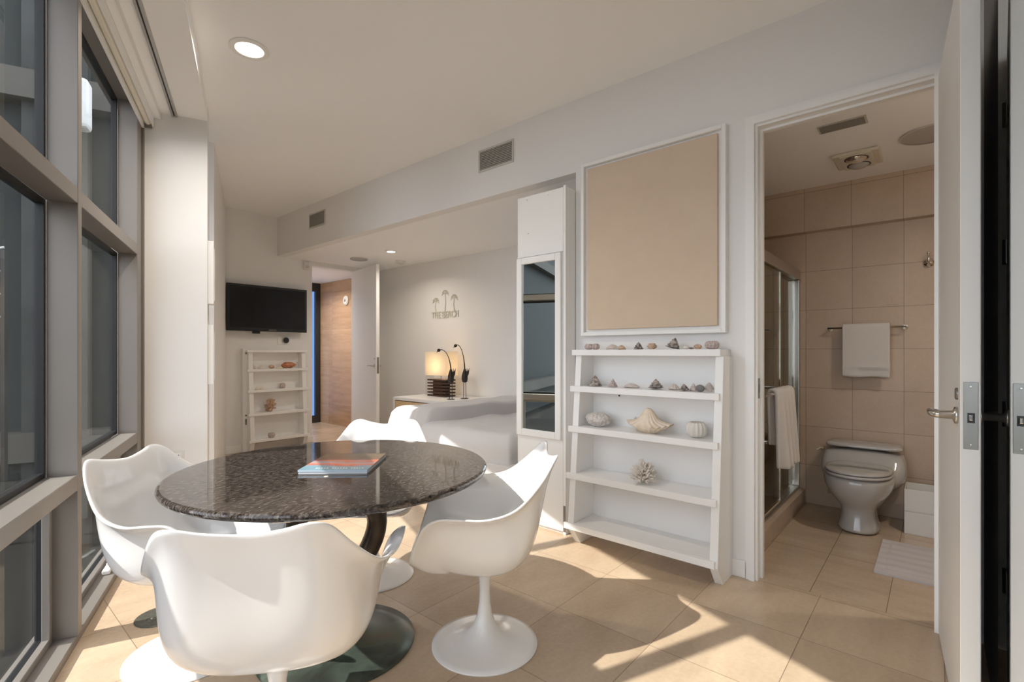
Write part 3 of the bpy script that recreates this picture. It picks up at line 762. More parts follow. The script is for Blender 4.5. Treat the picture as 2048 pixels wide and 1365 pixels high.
bm = new_bm(); box(bm, (-0.008, my0+fw, mz0+fw), (0.0, my1-fw, mz1-fw)); link('mirror_glass', bm, 'mirror', d2)
bm = new_bm(); box(bm, (-0.002, -0.2035, 0.02), (0.0, -0.187, 0.19)); link('hinge_slot', bm, 'steel', cb)
for yy, zz in ((0.12, 2.255), (-0.06, 2.255), (0.11, 2.02)):
    bm = new_bm(); lathe(bm, [(0, 0), (0.005, 0), (0.004, 0.002), (0, 0.002)], 12)
    for v in bm.verts: v.co = RY(-PI/2) @ v.co
    link('screw', bm, 'nickel', cb, loc=(-0.0005, yy, zz))
bm = new_bm(); lathe(bm, [(0, 0), (0.012, 0), (0.014, 0.01), (0.010, 0.022), (0, 0.024)], 16)
for v in bm.verts: v.co = RX(-PI/2) @ v.co
link('knob', bm, 'plastic', cb, loc=(0.05, 0.2, 2.10))

# ================================================================== BED
bed = empty('alcove_bed', (3.6, 3.0, 0), 0, 'low bed with pale grey bedding and duvet in the alcove', 'bed')
def grid_solid(nm, mt, top, x0, x1, y0, y1, zb, nx=44, ny=60, e=0.0):
    """closed cushion over a rounded rectangle: top(x, y, edge) gives the height"""
    bm = new_bm(); rows = []
    for i in range(nx+1):
        row = []
        for j in range(ny+1):
            u = -1+2*i/nx; v = -1+2*j/ny
            # map square to rounded outline
            k = 1 - 0.055*(u*u*v*v)*2
            X = (x0+x1)/2 + (x1-x0)/2*u*k; Y = (y0+y1)/2 + (y1-y0)/2*v*k
            d = min((1-abs(u))*(x1-x0)/2, (1-abs(v))*(y1-y0)/2)
            z = top(X, Y, d)
            row.append(bm.verts.new((X-3.6, Y-3.0, z)))
        rows.append(row)
    for i in range(nx):
        for j in range(ny): bm.faces.new((rows[i][j], rows[i+1][j], rows[i+1][j+1], rows[i][j+1]))
    rim = [rows[i][0] for i in range(nx+1)] + [rows[nx][j] for j in range(1, ny+1)] + [rows[i][ny] for i in range(nx-1, -1, -1)] + [rows[0][j] for j in range(ny-1, 0, -1)]
    prev = rim
    for f in (0.25, 0.55, 0.85, 1.0):
        ring = []
        for v in rim:
            w = mnoise.noise(Vector((v.co.x*6, v.co.y*6, f*2)))*0.012
            ring.append(bm.verts.new((v.co.x*(1+w), v.co.y*(1+w), v.co.z*(1-f)+zb*f)))
        for k in range(len(rim)):
            j = (k+1) % len(rim); bm.faces.new((prev[k], prev[j], ring[j], ring[k]))
        prev = ring
    bm.faces.new(prev)
    return link(nm, bm, mt, bed, smooth=True)
def rnd(d, r): return r - math.sqrt(max(0.0, r*r - max(0.0, r-d)**2)) if d < r else 0.0
def wr(X, Y, a=0.008):
    return mnoise.noise(Vector((X*2.2+Y*1.5, Y*5-X*3, 0.3)))*a + abs(mnoise.noise(Vector((X*1.3, Y*2.1, 4))))*a
grid_solid('mattress', 'bedding', lambda X, Y, d: 0.595 - rnd(d, 0.10) + wr(X, Y, 0.018), 2.62, 4.27, 2.27, 3.72, 0.365)
def edge_line(Y):      # front edge of the duvet
    pts = ((3.12, 4.10), (3.17, 3.60), (3.20, 3.20), (3.22, 2.85), (3.26, 2.69), (3.34, 2.61), (4.5, 2.60))
    for a, b in zip(pts, pts[1:]):
        if Y <= b[0]: return a[1] + (b[1]-a[1])*(Y-a[0])/(b[0]-a[0])
    return 2.60
def duvet_body():
    bm = new_bm(); rows = []; ny, nx = 70, 40
    for j in range(ny+1):
        Y = 3.13 + (3.80-3.13)*j/ny
        endf = min(1.0, (3.80-Y)/0.20); e = math.sqrt(max(0, 1-(1-endf)**2))
        sf = min(1.0, (Y-3.13)/0.10); e2 = math.sqrt(max(0, 1-(1-sf)**2))
        xa = edge_line(Y) + (1-e)*0.10
        xb = 4.27 - (1-e)*0.08
        row = []
        for i in range(nx+1):
            u = i/nx; X = xa + (xb-xa)*u
            d = (u*(xb-xa), (1-u)*(xb-xa))
            zt = 0.715 - rnd(d[0], 0.11)*1.2 - rnd(d[1], 0.06) - (1-e)*0.17 - (1-e2)*0.12 + wr(X, Y, 0.016)
            row.append(bm.verts.new((X-3.6, Y-3.0, zt)))
        rows.append(row)
    for a, b in zip(rows, rows[1:]):
        for i in range(nx): bm.faces.new((a[i], a[i+1], b[i+1], b[i]))
    rim = rows[0][:] + [r[-1] for r in rows[1:]] + rows[-1][-2::-1] + [r[0] for r in rows[-2:0:-1]]
    prev = rim
    for f in (0.3, 0.7, 1.0):
        ring = []
        for v in rim:
            zl = 0.585 if v.co.y+3.0 < 3.24 else 0.36
            off = -0.012*math.sin(f*PI)
            ring.append(bm.verts.new((v.co.x - off*0 , v.co.y, v.co.z*(1-f)+min(zl, v.co.z-0.01)*f)))
        for k in range(len(rim)):
            j = (k+1) % len(rim); bm.faces.new((prev[k], prev[j], ring[j], ring[k]))
        prev = ring
    bm.faces.new(prev)
    return link('duvet', bm, 'duvet', bed, smooth=True)
duvet_body()
bm = new_bm(); box(bm, (2.66-3.6, 2.30-3.0, 0.12), (4.26-3.6, 3.70-3.0, 0.38)); link('bed_base', bm, 'bedding', bed, mods=[('bevel', 0.01)])
for x_ in (2.75, 4.18):
    for y_ in (2.38, 3.62):
        bm = new_bm(); lathe(bm, [(0, 0), (0.025, 0), (0.03, 0.131), (0, 0.131)], 16); link('leg', bm, 'plastic', bed, loc=(x_-3.6, y_-3.0, 0))

# ================================================================== DRESSER with lamp, birds and bottle
dr = empty('low_dresser', (3.94, 4.45, 0), 0, 'low white dresser with a raffia drawer front in the alcove behind the bed', 'dresser')
DX0, DX1, DY0, DY1, DZ = -0.33, 0.34, -0.55, 0.55, 0.655
bm = new_bm(); box(bm, (DX0, DY0, DZ-0.035), (DX1, DY1, DZ)); link('top', bm, 'shelf', dr, mods=[('bevel', 0.003)])
bm = new_bm(); box(bm, (DX0+0.02, DY0, 0.08), (DX1, DY0+0.03, DZ-0.035)); box(bm, (DX0, DY1-0.03, 0.0), (DX1, DY1, DZ-0.035)); box(bm, (DX0+0.03, DY0, 0.05), (DX1, DY1, 0.08)); box(bm, (DX1-0.02, DY0, 0.08), (DX1, DY1, DZ-0.035)); box(bm, (DX0+0.02, DY0, 0.0), (DX1, DY0+0.03, 0.08))
link('body', bm, 'shelf', dr)
for z0, z1 in ((0.36, 0.61), (0.09, 0.345)):
    bm = new_bm(); box(bm, (DX0+0.005, DY0+0.035, z0), (DX0+0.03, DY1-0.035, z1)); dw = link('drawer', bm, 'raffia', dr, mods=[('bevel', 0.003)])
    bm = new_bm(); lathe(bm, [(0, 0), (0.016, 0), (0.014, 0.012), (0.022, 0.022), (0.020, 0.032), (0, 0.034)], 20)
    for v in bm.verts: v.co = RY(-PI/2) @ v.co
    link('knob', bm, 'conch', dw, loc=(DX0+0.005, 0.22, (z0+z1)/2+0.07))
ZT = 0.656
lamp = empty('table_lamp', (4.045, 4.62, ZT), 0, 'table lamp with rectangular paper shade and dark slatted wood base', 'lamp')
for k in range(6):
    bm = new_bm(); box(bm, (-0.085, -0.165, 0.0+k*0.038), (0.085, 0.165, 0.018+k*0.038)); link('slat', bm, 'darkwood', lamp, mods=[('bevel', 0.002, 1)])
bm = new_bm(); box(bm, (-0.06, -0.085, 0.004), (0.06, 0.085, 0.21)); link('core_block', bm, 'darkwood', lamp)
bm = new_bm(); tube(bm, [(0, 0, 0.2), (0, 0, 0.36)], 0.008, 10); link('stem', bm, 'nickel', lamp)
bm = new_bm(); lathe(bm, [(0, 0.30), (0.014, 0.31), (0.03, 0.36), (0.03, 0.39), (0, 0.42)], 16)
M['bulb'] = mat('warm_bulb', (1, 0.9, 0.7), 0.4, emit=((1.0, 0.78, 0.52), 34.0)); link('bulb', bm, 'bulb', lamp, smooth=True)
def shade_mat():
    m = bpy.data.materials.new('translucent_shade_paper'); m.use_nodes = True; nt = m.node_tree; nt.nodes.clear()
    out = nt.nodes.new('ShaderNodeOutputMaterial'); d = nt.nodes.new('ShaderNodeBsdfDiffuse'); t = nt.nodes.new('ShaderNodeBsdfTranslucent'); x = nt.nodes.new('ShaderNodeMixShader')
    d.inputs[0].default_value = (0.90, 0.86, 0.78, 1); t.inputs[0].default_value = (0.95, 0.86, 0.70, 1); x.inputs[0].default_value = 0.42
    nt.links.new(d.outputs[0], x.inputs[1]); nt.links.new(t.outputs[0], x.inputs[2]); nt.links.new(x.outputs[0], out.inputs[0]); return m
M['shadep'] = shade_mat()
bm = new_bm()
x0, x1, y0, y1, z0, z1 = -0.095, 0.095, -0.19, 0.19, 0.255, 0.545
q = [(x0, y0), (x1, y0), (x1, y1), (x0, y1)]
lo = [bm.verts.new((a, b, z0)) for a, b in q]; hi = [bm.verts.new((a, b, z1)) for a, b in q]
for i in range(4): bm.faces.new((lo[i], lo[(i+1) % 4], hi[(i+1) % 4], hi[i]))
link('lamp_shade', bm, 'shadep', lamp, mods=[('solid', 0.002, 0)])
bm = new_bm(); tube(bm, [(-0.09, 0, 0.30), (0.09, 0, 0.30)], 0.003, 6); tube(bm, [(0, -0.185, 0.30), (0, 0.185, 0.30)], 0.003, 6); link('spider', bm, 'nickel', lamp)

def bird(x, y, rz, hs, lean, label):
    t = empty('metal_bird_figure', (x, y, ZT), rz, label, 'figurine', 'iron bird figures on the dresser')
    bm = new_bm(); lathe(bm, [(0, 0), (0.045, 0), (0.045, 0.004), (0, 0.005)], 24); link('base', bm, 'figure', t)
    for d in (-0.02, 0.02):
        bm = new_bm(); tube(bm, [(0, d, 0.004), (0, d*0.85, 0.2)], 0.0035, 6); link('leg', bm, 'figure', t)
    bm = new_bm()
    lathe(bm, [(0.0, 0.185), (0.028, 0.195), (0.036, 0.23), (0.034, 0.27), (0.022, 0.31), (0.012, 0.34), (0.0, 0.36)], 16, cap=False)
    link('body', bm, 'figure', t, smooth=True)
    bm = new_bm()
    for a in (-0.02, 0.0, 0.018): tube(bm, [(0, -0.02, 0.24), (a*0.5, -0.045, 0.29), (a, -0.055, 0.335+abs(a))], [0.012, 0.009, 0.002], 8)
    link('tail_feathers', bm, 'figure', t, smooth=True)
    bm = new_bm(); pts = []
    for i in range(15):
        u = i/14; pts.append((0, 0.0 + lean*(u**1.7), 0.33 + hs*math.sin(u*PI*0.56)/math.sin(PI*0.56) if u < 1 else 0.33+hs*0.985))
    tube(bm, pts, [0.008-0.004*min(1, k/6) for k in range(15)], 8); link('neck', bm, 'figure', t, smooth=True)
    e = pts[-1]
    bm = new_bm(); bmesh.ops.create_icosphere(bm, subdivisions=2, radius=0.022)
    for v in bm.verts: v.co = Vector((v.co.x*0.8, v.co.y, v.co.z*0.9))*(1+0.25*mnoise.noise(v.co*90)) + Vector(e)
    tube(bm, [(e[0], e[1], e[2]), (e[0], e[1]+0.035, e[2]-0.03)], [0.010, 0.001], 6); link('head', bm, 'figure', t, smooth=True)
    return t
bird(3.83, 4.21, 0.10, 0.235, 0.19, 'shorter long-necked iron bird standing in front of the lamp')
bird(4.00, 4.16, 0.05, 0.29, 0.15, 'taller long-necked iron bird standing right of the lamp')
bt = empty('glass_cloche', (4.10, 4.905, ZT), 0, 'clear glass cloche on the dresser left of the lamp', 'glass cloche')
bm = new_bm(); lathe(bm, [(0.055, 0.006), (0.055, 0.22), (0.05, 0.265), (0.035, 0.295), (0.0, 0.305)], 32, cap=False); link('dome', bm, 'clear', bt, smooth=True)
bm = new_bm(); lathe(bm, [(0, 0), (0.062, 0), (0.062, 0.006), (0, 0.006)], 32); link('base', bm, 'clear', bt)

# ---- palm sign on the alcove wall
sg = empty('beach_sign', (XA, 4.835, 1.62), 0, 'small pale metal wall sign of three palm trees reading THE BEACH', 'sign')
def text_mesh(txt, size, depth, sx=1.0):
    cu = bpy.data.curves.new('txt', 'FONT'); cu.body = txt; cu.size = size; cu.extrude = depth; cu.align_x = 'CENTER'; cu.align_y = 'BOTTOM'; cu.resolution_u = 3
    ob = bpy.data.objects.new('txt', cu); C.objects.link(ob)
    dg = bpy.context.evaluated_depsgraph_get(); me = bpy.data.meshes.new_from_object(ob.evaluated_get(dg))
    bpy.data.objects.remove(ob); bpy.data.curves.remove(cu)
    for v in me.vertices: v.co.x *= sx
    return me
def place_text(txt, size, depth, m, parent, mtx, name='lettering', sx=1.0):
    me = text_mesh(txt, size, depth, sx); me.transform(mtx); me.materials.append(M[m]); me.name = name
    o = bpy.data.objects.new(name, me); C.objects.link(o); o.parent = parent; return o
# text faces -X: local x -> -Y, local y -> Z, local z -> -X
TXM = Matrix(((0, 0, -1, 0), (-1, 0, 0, 0), (0, 1, 0, 0), (0, 0, 0, 1)))
place_text('THE BEACH', 0.125, 0.004, 'sign', sg, T(-0.006, 0, -0.005) @ TXM, sx=0.80)
bm = new_bm(); box(bm, (-0.007, -0.25, 0.088), (-0.001, 0.25, 0.098)); link('rail', bm, 'sign', sg)
for yy, hh, bend in ((0.17, 0.155, 0.02), (0.0, 0.245, -0.015), (-0.185, 0.175, 0.02)):
    bm = new_bm()
    tube(bm, [(-0.005, yy, 0.09), (-0.005, yy+bend, 0.09+hh*0.5), (-0.005, yy+bend*0.4, 0.09+hh)], [0.009, 0.007, 0.005], 6)
    tp = Vector((-0.005, yy+bend*0.4, 0.09+hh))
    for a in (-10, 28, 62, 98, 135, 168, 200):
        a_ = math.radians(a); L_ = 0.075
        p1 = tp + Vector((0, math.cos(a_)*L_*0.5, math.sin(a_)*L_*0.45+0.012)); p2 = tp + Vector((0, math.cos(a_)*L_, math.sin(a_)*L_*0.7-0.018))
        tube(bm, [tp, p1, p2], [0.004, 0.009, 0.001], 5)
    link('palm_tree', bm, 'sign', sg)

# ================================================================== TV and things on the TV wall
tv = empty('television', (2.655, YTV, 1.722), 0, 'black flat television mounted on the white end wall above the small shelf', 'television')
bm = new_bm(); box(bm, (-0.475, -0.11, -0.276), (0.475, -0.075, 0.276)); link('bezel', bm, 'black', tv, mods=[('bevel', 0.004)])
bm = new_bm(); box(bm, (-0.445, -0.1115, -0.236), (0.445, -0.1095, 0.250)); link('screen', bm, 'screen', tv)
bm = new_bm(); box(bm, (-0.22, -0.075, -0.14), (0.22, -0.045, 0.14)); box(bm, (-0.08, -0.045, -0.1), (0.08, -0.001, 0.1)); link('wall_bracket', bm, 'black', tv)
bm = new_bm(); box(bm, (-0.19, -0.10, -0.305), (-0.10, -0.07, -0.276)); link('sensor', bm, 'black', tv, mods=[('bevel', 0.008)])
place_text('SAMSUNG', 0.017, 0.0006, 'track', tv, T(0.04, -0.1115, -0.266) @ RX(PI/2), name='logo', sx=1.2)
th = empty('thermostat', (2.90, YTV, 1.345), 0, 'round dark thermostat dial in a white plate below the television', 'thermostat')
bm = new_bm(); box(bm, (-0.10, -0.008, -0.055), (0.06, -0.001, 0.055)); link('plate', bm, 'wall', th, mods=[('bevel', 0.003)])
for nm, r_, z_, mm in (('ring', 0.045, 0.018, 'nickel'), ('dial', 0.036, 0.024, 'black')):
    bm = new_bm(); lathe(bm, [(0, 0.001), (r_, 0.001), (r_, z_-0.003), (r_-0.003, z_), (0, z_)], 32)
    for v in bm.verts: v.co = RX(PI/2) @ v.co
    link(nm, bm, mm, th, loc=(0, -0.007, 0))
ms = empty('motion_sensor', (3.17, YTV, 2.33), 0, 'small white motion sensor high on the wall right of the television', 'sensor')
bm = new_bm(); box(bm, (-0.04, -0.035, -0.055), (0.04, -0.001, 0.055)); link('housing', bm, 'plastic', ms, mods=[('bevel', 0.012, 3)])
bm = new_bm(); box(bm, (-0.025, -0.038, -0.035), (0.025, -0.034, 0.0)); link('lens', bm, 'ventframe', ms)

# wall panels on the inner wall
for s0, s1, z0, z1, lab in ((1.625, 1.76, 1.53, 1.965, 'upper small picture in a deep white frame left of the television, seen edge-on'), (1.625, 1.76, 0.975, 1.385, 'lower small picture in a deep white frame left of the television, seen edge-on')):
    org = Wp((s0+s1)/2, 0.361, z0)
    t = empty('framed_picture', org, 0, lab, 'picture', 'small deep framed pictures')
    bm = new_bm(); w3 = 0.03
    for a, b in (((s0, 0.3615, z0), (s0+w3, 0.398, z1)), ((s1-w3, 0.3615, z0), (s1, 0.398, z1)), ((s0+w3, 0.3615, z0), (s1-w3, 0.398, z0+w3)), ((s0+w3, 0.3615, z1-w3), (s1-w3, 0.398, z1))): wbox(bm, a, b)
    wlink('frame', bm, 'trim', t, org, mods=[('bevel', 0.002, 1)])
    bm = new_bm(); wbox(bm, (s0+w3, 0.3625, z0+w3), (s1-w3, 0.372, z1-w3)); wlink('print', bm, 'vent', t, org)

# outlet on the column (faces -s direction)
def wface_obj(name, s, o, z, label, cat):
    t = empty(name, Wp(s, o, z), 0, label, cat); return t, Wp(s, o, z)
t, org = wface_obj('power_outlet', 1.61, 0.19, 0.478, 'white double power outlet on the column behind the left chair', 'outlet')
bm = new_bm(); wbox(bm, (1.604, 0.152, 0.418), (1.6095, 0.228, 0.540)); wlink('plate', bm, 'plastic', t, org, mods=[('bevel', 0.003)])
bm = new_bm(); wbox(bm, (1.6015, 0.172, 0.435), (1.605, 0.208, 0.523)); wlink('socket', bm, 'trim', t, org, mods=[('bevel', 0.003)])
bm = new_bm()
for zz in (0.453, 0.499):
    wbox(bm, (1.6005, 0.180, zz), (1.602, 0.184, zz+0.012)); wbox(bm, (1.6005, 0.196, zz), (1.602, 0.200, zz+0.012)); wbox(bm, (1.6005, 0.188, zz-0.009), (1.602, 0.193, zz-0.003))
wlink('slots', bm, 'black', t, org)

# ================================================================== CEILING FITTINGS
def can_light(x, y, z, r, label, power, emis='lens'):
    t = empty('recessed_light', (x, y, z), 0, label, 'light', 'recessed ceiling lights')
    bm = new_bm(); lathe(bm, [(r*0.70, -0.001), (r, -0.001), (r, -0.006), (r*0.97, -0.009), (r*0.72, -0.009), (r*0.70, -0.006)], 48, cap=False); link('trim_ring', bm, 'trim', t, smooth=False)
    bm = new_bm(); lathe(bm, [(0, -0.0045), (r*0.71, -0.0045), (r*0.71, -0.001), (0, -0.001)], 48); link('lens', bm, emis, t)
    if power:
        ld = bpy.data.lights.new('recessed_lamp', 'AREA'); ld.shape = 'DISK'; ld.size = r*1.3; ld.energy = power; ld.color = (1.0, 0.90, 0.78); ld.spread = math.radians(150)
        lo = bpy.data.objects.new('lamp_glow', ld); C.objects.link(lo); lo.parent = t; lo.location = (0, 0, -0.012)
    return t
can_light(1.139, 2.907, ZC, 0.102, 'lit recessed ceiling light above the left side of the room', 14)
can_light(3.556, 4.968, ZS, 0.070, 'lit recessed ceiling light in the alcove above the dresser', 6)
can_light(3.62, 7.25, 2.36, 0.07, 'lit recessed ceiling light in the hall beyond the doorway', 12)
def round_grille(x, y, z, r, label, depth=0.012, m='spk', cat='speaker', nm='ceiling_speaker'):
    t = empty(nm, (x, y, z), 0, label, cat)
    bm = new_bm(); lathe(bm, [(r*0.93, -0.001), (r, -0.001), (r, -depth), (r*0.93, -depth)], 48, cap=False); link('rim', bm, 'ventframe', t)
    bm = new_bm(); lathe(bm, [(0, -depth*0.85), (r*0.94, -depth*0.75), (r*0.94, -0.001), (0, -0.001)], 48); link('grille', bm, m, t)
    return t
round_grille(3.573, 5.683, ZS, 0.11, 'round white ceiling speaker in the alcove near the hall door')
t = empty('smoke_detector', (4.02, 5.40, ZS), 0, 'small white smoke detector on the alcove ceiling', 'smoke detector')
bm = new_bm(); lathe(bm, [(0, -0.001), (0.065, -0.001), (0.063, -0.02), (0.05, -0.035), (0, -0.04)], 32); link('housing', bm, 'plastic', t, smooth=False)
bm = new_bm(); lathe(bm, [(0, -0.041), (0.01, -0.041), (0.01, -0.043), (0, -0.043)], 12); link('indicator', bm, 'ventframe', t)

can_light(3.25, -0.52, 2.475, 0.07, 'added recessed fill light in the bathroom, unseen behind the open door', 7)  # unseen downlight added to brighten the dim bathroom
def wall_vent(y0, y1, z0, z1, label, n):
    t = empty('air_vent', (XW, (y0+y1)/2, z0), 0, label, 'vent', 'air vents in the soffit')
    cy = (y0+y1)/2; a, b = y0-cy, y1-cy; h = z1-z0; f = 0.016
    bm = new_bm()
    for p, q in (((-0.008, a, 0), (0, a+f, h)), ((-0.008, b-f, 0), (0, b, h)), ((-0.008, a+f, 0), (0, b-f, f)), ((-0.008, a+f, h-f), (0, b-f, h))): box(bm, p, q)
    link('frame', bm, 'ventframe', t, mods=[('bevel', 0.0015, 1)])
    bm = new_bm(); box(bm, (-0.0015, a+f, f), (-0.0005, b-f, h-f)); link('backing', bm, 'gasket', t)
    bm = new_bm()
    for k in range(n):
        zz = f + (k+0.5)*(h-2*f)/n; d = (h-2*f)/n*0.36
        box(bm, (-0.0065, a+f, zz-d), (-0.0016, b-f, zz+d))
    link('slats', bm, 'vent', t)
wall_vent(2.386, 2.750, 2.612, 2.786, 'larger air vent in the soffit above the mirror cabinet', 11)
wall_vent(5.117, 5.476, 2.608, 2.778, 'small air vent in the soffit toward the television wall', 11)

# ================================================================== HALL DOOR (open into the alcove)
hx, hy = 3.87, 6.29
v = Vector((3.705, 5.46)) - Vector((hx, hy)); L_ = 0.85; ang = math.atan2(v.y, v.x)
hd = empty('hall_door', (hx, hy, 0), ang, 'flush white door standing open in the alcove beside the hall doorway', 'door')
bm = new_bm(); box(bm, (0, -0.0225, 0.012), (L_, 0.0225, 2.33)); link('leaf', bm, 'door', hd, mods=[('bevel', 0.002, 1)])
bm = new_bm(); box(bm, (L_-0.0005, -0.014, 0.92), (L_+0.002, 0.014, 1.13)); link('latch_plate', bm, 'steel', hd)
def lever(par, x, side, z=1.0, L=0.115, mm='nickel', th=0.0225):
    y = side*th
    bm = new_bm(); lathe(bm, [(0, 0), (0.026, 0), (0.026, 0.007), (0.012, 0.009), (0.011, 0.048), (0, 0.048)], 24)
    for v in bm.verts: v.co = RX(-side*PI/2) @ v.co + Vector((x, y, z))
    pts = [(x, y+side*0.044, z), (x-0.015, y+side*0.052, z+0.001), (x-L*0.55, y+side*0.054, z+0.004), (x-L*0.9, y+side*0.050, z-0.002), (x-L, y+side*0.040, z-0.004)]
    tube(bm, pts, [0.010, 0.010, 0.008, 0.0075, 0.006], 12)
    return link('lever_handle', bm, mm, par, smooth=False)
lever(hd, L_-0.06, -1, 1.02); lever(hd, L_-0.06, 1, 1.02)
bm = new_bm(); lathe(bm, [(0, 0), (0.007, 0), (0.007, 0.006), (0, 0.006)], 12)
for v in bm.verts: v.co = RX(PI/2) @ v.co + Vector((L_-0.05, -0.0225, 1.11))
link('keyhole', bm, 'steel', hd)
t = empty('hall_alarm_disc', (XA-0.03, 7.15, 2.02), 0, 'round white alarm bell on the stone hall wall', 'alarm')
bm = new_bm(); lathe(bm, [(0, 0.001), (0.075, 0.001), (0.075, 0.018), (0.055, 0.03), (0, 0.03)], 32)
for v in bm.verts: v.co = RY(-PI/2) @ v.co
link('housing', bm, 'plastic', t)
bm = new_bm(); lathe(bm, [(0, 0.03), (0.025, 0.03), (0.02, 0.045), (0, 0.045)], 20)
for v in bm.verts: v.co = RY(-PI/2) @ v.co
link('strobe', bm, 'ventframe', t)

# ================================================================== BATHROOM DOOR (open toward the camera)
DL = 0.765
v = Vector((2.045, -0.0515)) - Vector((2.79, -0.002)); ang = math.atan2(v.y, v.x)
bd = empty('bathroom_door', (2.797, -0.002, 0), ang, 'white bathroom door standing open edge-on at the right with chrome levers', 'door')
# local x runs toward the free edge, the camera side of the leaf is local -y
bm = new_bm(); box(bm, (0.0, 0.0, 0.010), (DL, 0.047, 2.375)); link('leaf', bm, 'door', bd, mods=[('bevel', 0.002, 1)])
E_ = DL
bm = new_bm(); box(bm, (E_, 0.007, 0.905), (E_+0.0016, 0.041, 1.108)); lp = link('latch_plate', bm, 'steel', bd, mods=[('bevel', 0.001, 1)])
bm = new_bm(); box(bm, (E_+0.0012, 0.016, 0.985), (E_+0.0022, 0.033, 1.015)); link('latch_recess', bm, 'black', lp)
bm = new_bm(); box(bm, (E_+0.001, 0.019, 0.992), (E_+0.010, 0.030, 1.010)); link('latch_bolt', bm, 'chrome', lp, mods=[('bevel', 0.003)])
for zz in (0.918, 1.094):
    bm = new_bm(); lathe(bm, [(0, 0), (0.004, 0), (0.003, 0.0016), (0, 0.0018)], 12)
    for v_ in bm.verts: v_.co = RY(PI/2) @ v_.co + Vector((E_+0.0012, 0.024, zz))
    link('screw', bm, 'nickel', lp)
def bath_lever(side):
    y0 = 0.0 if side < 0 else 0.047
    bm = new_bm(); lathe(bm, [(0, 0), (0.026, 0), (0.026, 0.008), (0.013, 0.012), (0.0115, 0.045), (0, 0.045)], 28)
    for v_ in bm.verts: v_.co = RX(-side*PI/2) @ v_.co + Vector((E_-0.062, y0, 1.0))
    x = E_-0.062; s = side
    tube(bm, [(x, y0+s*0.035, 1.0), (x-0.004, y0+s*0.052, 1.0), (x-0.03, y0+s*0.062, 1.001), (x-0.085, y0+s*0.062, 1.004), (x-0.118, y0+s*0.054, 1.0), (x-0.126, y0+s*0.040, 0.998)], [0.011, 0.0115, 0.010, 0.0085, 0.0075, 0.006], 14)
    link('lever_handle', bm, 'nickel', bd, smooth=True)
bath_lever(-1); bath_lever(1)
bm = new_bm(); lathe(bm, [(0, 0), (0.019, 0), (0.019, 0.004), (0.016, 0.006), (0, 0.006)], 28)
for v_ in bm.verts: v_.co = RX(PI/2) @ v_.co + Vector((E_-0.062, 0.0, 1.068))
link('lock_rosette', bm, 'steel', bd)
for zz in (0.28, 0.95, 1.60, 2.15):
    bm = new_bm(); tube(bm, [(0.002, 0.052, zz-0.05), (0.002, 0.052, zz+0.05)], 0.008, 12); box(bm, (0.0, 0.047, zz-0.05), (0.035, 0.0495, zz+0.05)); link('hinge', bm, 'steel', bd)

# ================================================================== BATHROOM
# shower curb, enclosure
cu = new_bm(); box(cu, (XW+TW, 0.795, 0), (XB, 0.935, 0.112)); struct('trim_4', cu, 'bathwallx', mods=[('bevel', 0.004)])
bm = new_bm(); box(bm, (XW+TW, 0.935, 0.0), (XB, 1.70, 0.03)); struct('floor', bm, 'porcelain')
se = empty('shower_enclosure', (3.7, 0.86, 0.112), 0, 'sliding glass shower doors in a chrome frame on a stone curb', 'shower doors')
bm = new_bm()
for a, b in (((-0.79, -0.035, 1.66), (0.79, 0.035, 1.735)), ((-0.79, -0.03, 0.0), (0.79, 0.03, 0.022)), ((0.765, -0.03, 0.02), (0.795, 0.03, 1.66)), ((-0.795, -0.03, 0.02), (-0.77, 0.03, 1.66))): box(bm, a, b)
link('frame', bm, 'nickel', se, mods=[('bevel', 0.006, 3)])
for x0, x1, y_ in ((-0.77, 0.20, -0.014), (0.14, 0.765, 0.014)):
    bm = new_bm(); box(bm, (x0, y_-0.003, 0.03), (x1, y_+0.003, 1.655)); pn = link('door_panel', bm, 'showerglass', se)
    bm = new_bm()
    for a, b in (((x0, y_-0.007, 0.022), (x0+0.012, y_+0.007, 1.66)), ((x1-0.022, y_-0.007, 0.022), (x1, y_+0.007, 1.66)), ((x0+0.012, y_-0.007, 0.022), (x1-0.022, y_+0.007, 0.045))): box(bm, a, b)
    link('panel_edge', bm, 'chrome', pn)
bm = new_bm(); tube(bm, [(-0.70, -0.018, 0.84), (-0.70, -0.130, 0.84), (0.06, -0.130, 0.84), (0.06, -0.018, 0.84)], 0.009, 12); link('towel_rail', bm, 'chrome', se)
t = empty('shower_valve', (XB, 1.15, 0.86), 0, 'chrome shower valve behind the shower glass', 'valve')
# lower fittings on the far shower wall
for z_, r_ in ((0.0, 0.04), (-0.38, 0.022), (-0.74, 0.032)):
    bm = new_bm(); lathe(bm, [(0, 0.001), (r_, 0.001), (r_, 0.01), (r_*0.5, 0.03), (r_*0.4, 0.06), (0, 0.06)], 20)
    for v_ in bm.verts: v_.co = RY(-PI/2) @ v_.co + Vector((0, -0.04, z_))
    link('handle', bm, 'chrome', t)

